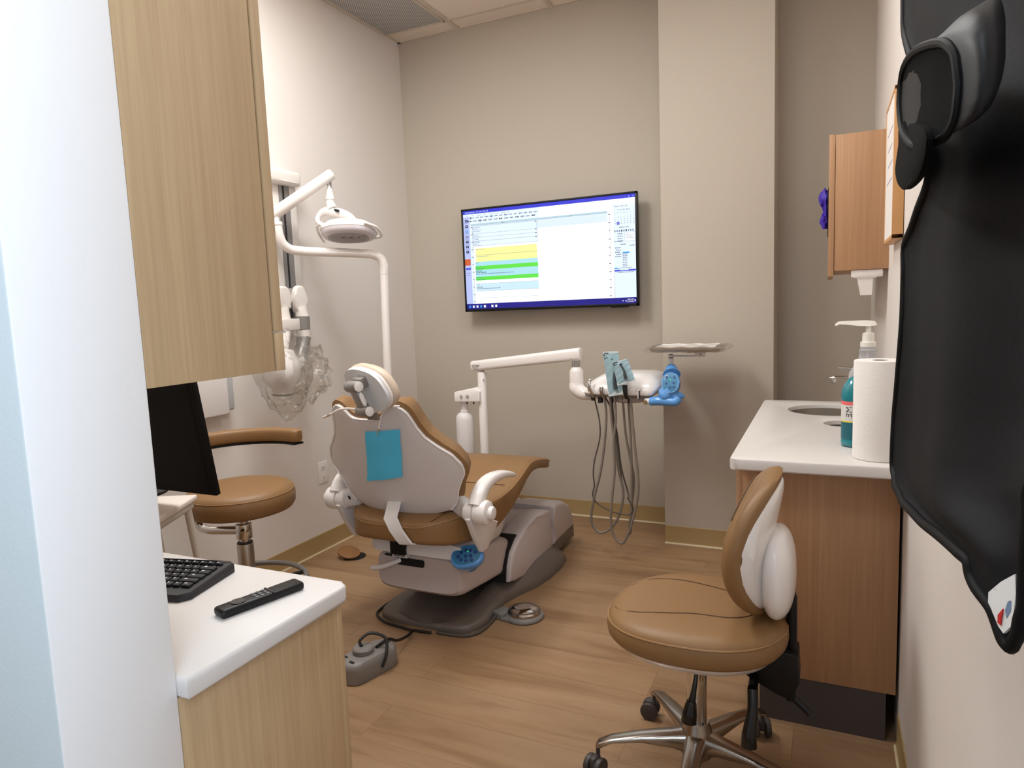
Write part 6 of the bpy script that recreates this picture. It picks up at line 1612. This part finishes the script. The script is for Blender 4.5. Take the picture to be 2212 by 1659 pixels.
def ap(i, s, d=0.0):
    a = APRON[i]
    p = Vector(a[:3]).lerp(Vector(a[3:]), s)
    ww = (Vector(a[3:])-Vector(a[:3])).length
    k = min(1.0, ww/0.25)
    f = 0.010*math.sin(s*6.5+0.5+p.z*1.1)*k + 0.006*math.sin(s*14+1.0+p.z*2.0)*k*s
    edge = min(s, 1-s)
    q = p + Vector((f*min(1, s*6) + d, 0, 0)); q.x = min(q.x, W-0.009+d); return q
fr = [[ap(i, j/NC, -0.0030) for j in range(NC+1)] for i in range(len(APRON))]
bk = [[ap(i, j/NC, 0.0035) for j in range(NC+1)] for i in range(len(APRON))]
two_sided(bm, fr, bk); obj('apron_body', bm, M['apron'], t, angle=70)
bm = NB()
lp = [ap(i, 0) for i in range(len(APRON))] + [ap(i, 1) for i in range(len(APRON)-1, -1, -1)]
cl = [lp[0]]
for p in lp[1:]:
    if (p-cl[-1]).length > 0.006: cl.append(p)
tube(bm, cl, 0.0062, 10, 3); obj('binding', bm, M['apron_edge'], t, angle=70)
def apf(i, s, d):
    k = int(i); f = i-k
    return ap(k, s, d).lerp(ap(min(k+1, len(APRON)-1), s, d), f)
tg0 = [(33.8, 0.16), (33.2, 0.42), (32.4, 0.70), (31.6, 0.90), (33.2, 0.93), (34.6, 0.92), (35.6, 0.86), (36.2, 0.62), (35.6, 0.34), (34.6, 0.20)]
bm = NB(); rings(bm, [[apf(i, q, -0.0052) for i, q in tg0], [apf(i, q, -0.0032) for i, q in tg0]]); tg_ = lab(obj('corner_label', bm, M['white_print'], t), 'white corner label with red and blue mark')
bm = NB()
for mi_2, pts_ in ((0, [(35.3, 0.40), (34.7, 0.50), (34.2, 0.66), (35.0, 0.60), (35.5, 0.56)]), (1, [(34.3, 0.70), (33.7, 0.76), (33.6, 0.86), (34.4, 0.84), (34.9, 0.74)])):
    rings(bm, [[apf(i, q, -0.0060) for i, q in pts_], [apf(i, q, -0.0050) for i, q in pts_]], mi=mi_2)
obj('label_mark', bm, [M['red'], M['bluegrey']], tg_)
bm = NB(); cyl(bm, (2.655, -2.93, 1.80), (W, -2.93, 1.80), 0.008); cyl(bm, (2.60, -2.93, 1.83), (2.66, -2.93, 1.80), 0.008)
box(bm, W-0.006, W, -2.99, -2.87, 1.77, 1.86, 0.002)
tag(obj('wall_hook', bm, M['steel'], None, (2.70, -2.93, 1.80)), 'metal wall hook that carries the charcoal apron', 'hook')

t = thing('thyroid_collar', 'black thyroid collar rolled up and hung over the apron', 'collar', (2.62, -3.08, 1.5))
bm = NB()
outer = [[Vector(p) for p in r] for r in COLLAR]
dense = []
for k in range(20):
    dense.append(spline([r[k] for r in outer], 5))
ro = [[dense[k][i] for k in range(20)] for i in range(len(dense[0]))]
rings(bm, ro, False, True)
obj('collar_band', bm, M['collar'], t, angle=70)
bm = NB()
cen = [sum(r, Vector())/20 for r in ro]
ri = [[cen[i] + (p-cen[i])*0.90 for p in ro[i]] for i in range(3)]
ri += [[cen[2] + (p-cen[2])*k_ for p in ro[2]] for k_ in (0.6, 0.3, 0.05)]
rings(bm, [ro[0]] + ri, False, True); obj('collar_lining', bm, M['collar_in'], t, angle=70)
bm = NB(); tube(bm, ro[0], 0.0045, 8, 2, closed=True); obj('collar_binding', bm, M['apron_edge'], t)
bm = NB(); tg2 = [Vector(p) for p in TONGUE]
cz = sum(tg2, Vector())/len(tg2)
tg2 = spline(tg2, 3, True)
rings(bm, [[cz + (p-cz)*0.93 + Vector((-0.004, 0, 0)) for p in tg2], [p + Vector((-0.002, 0, 0)) for p in tg2], [p + Vector((0.003, 0, 0)) for p in tg2], [cz + (p-cz)*0.93 + Vector((0.005, 0, 0)) for p in tg2]]); obj('collar_tab', bm, M['collar_in'], t)
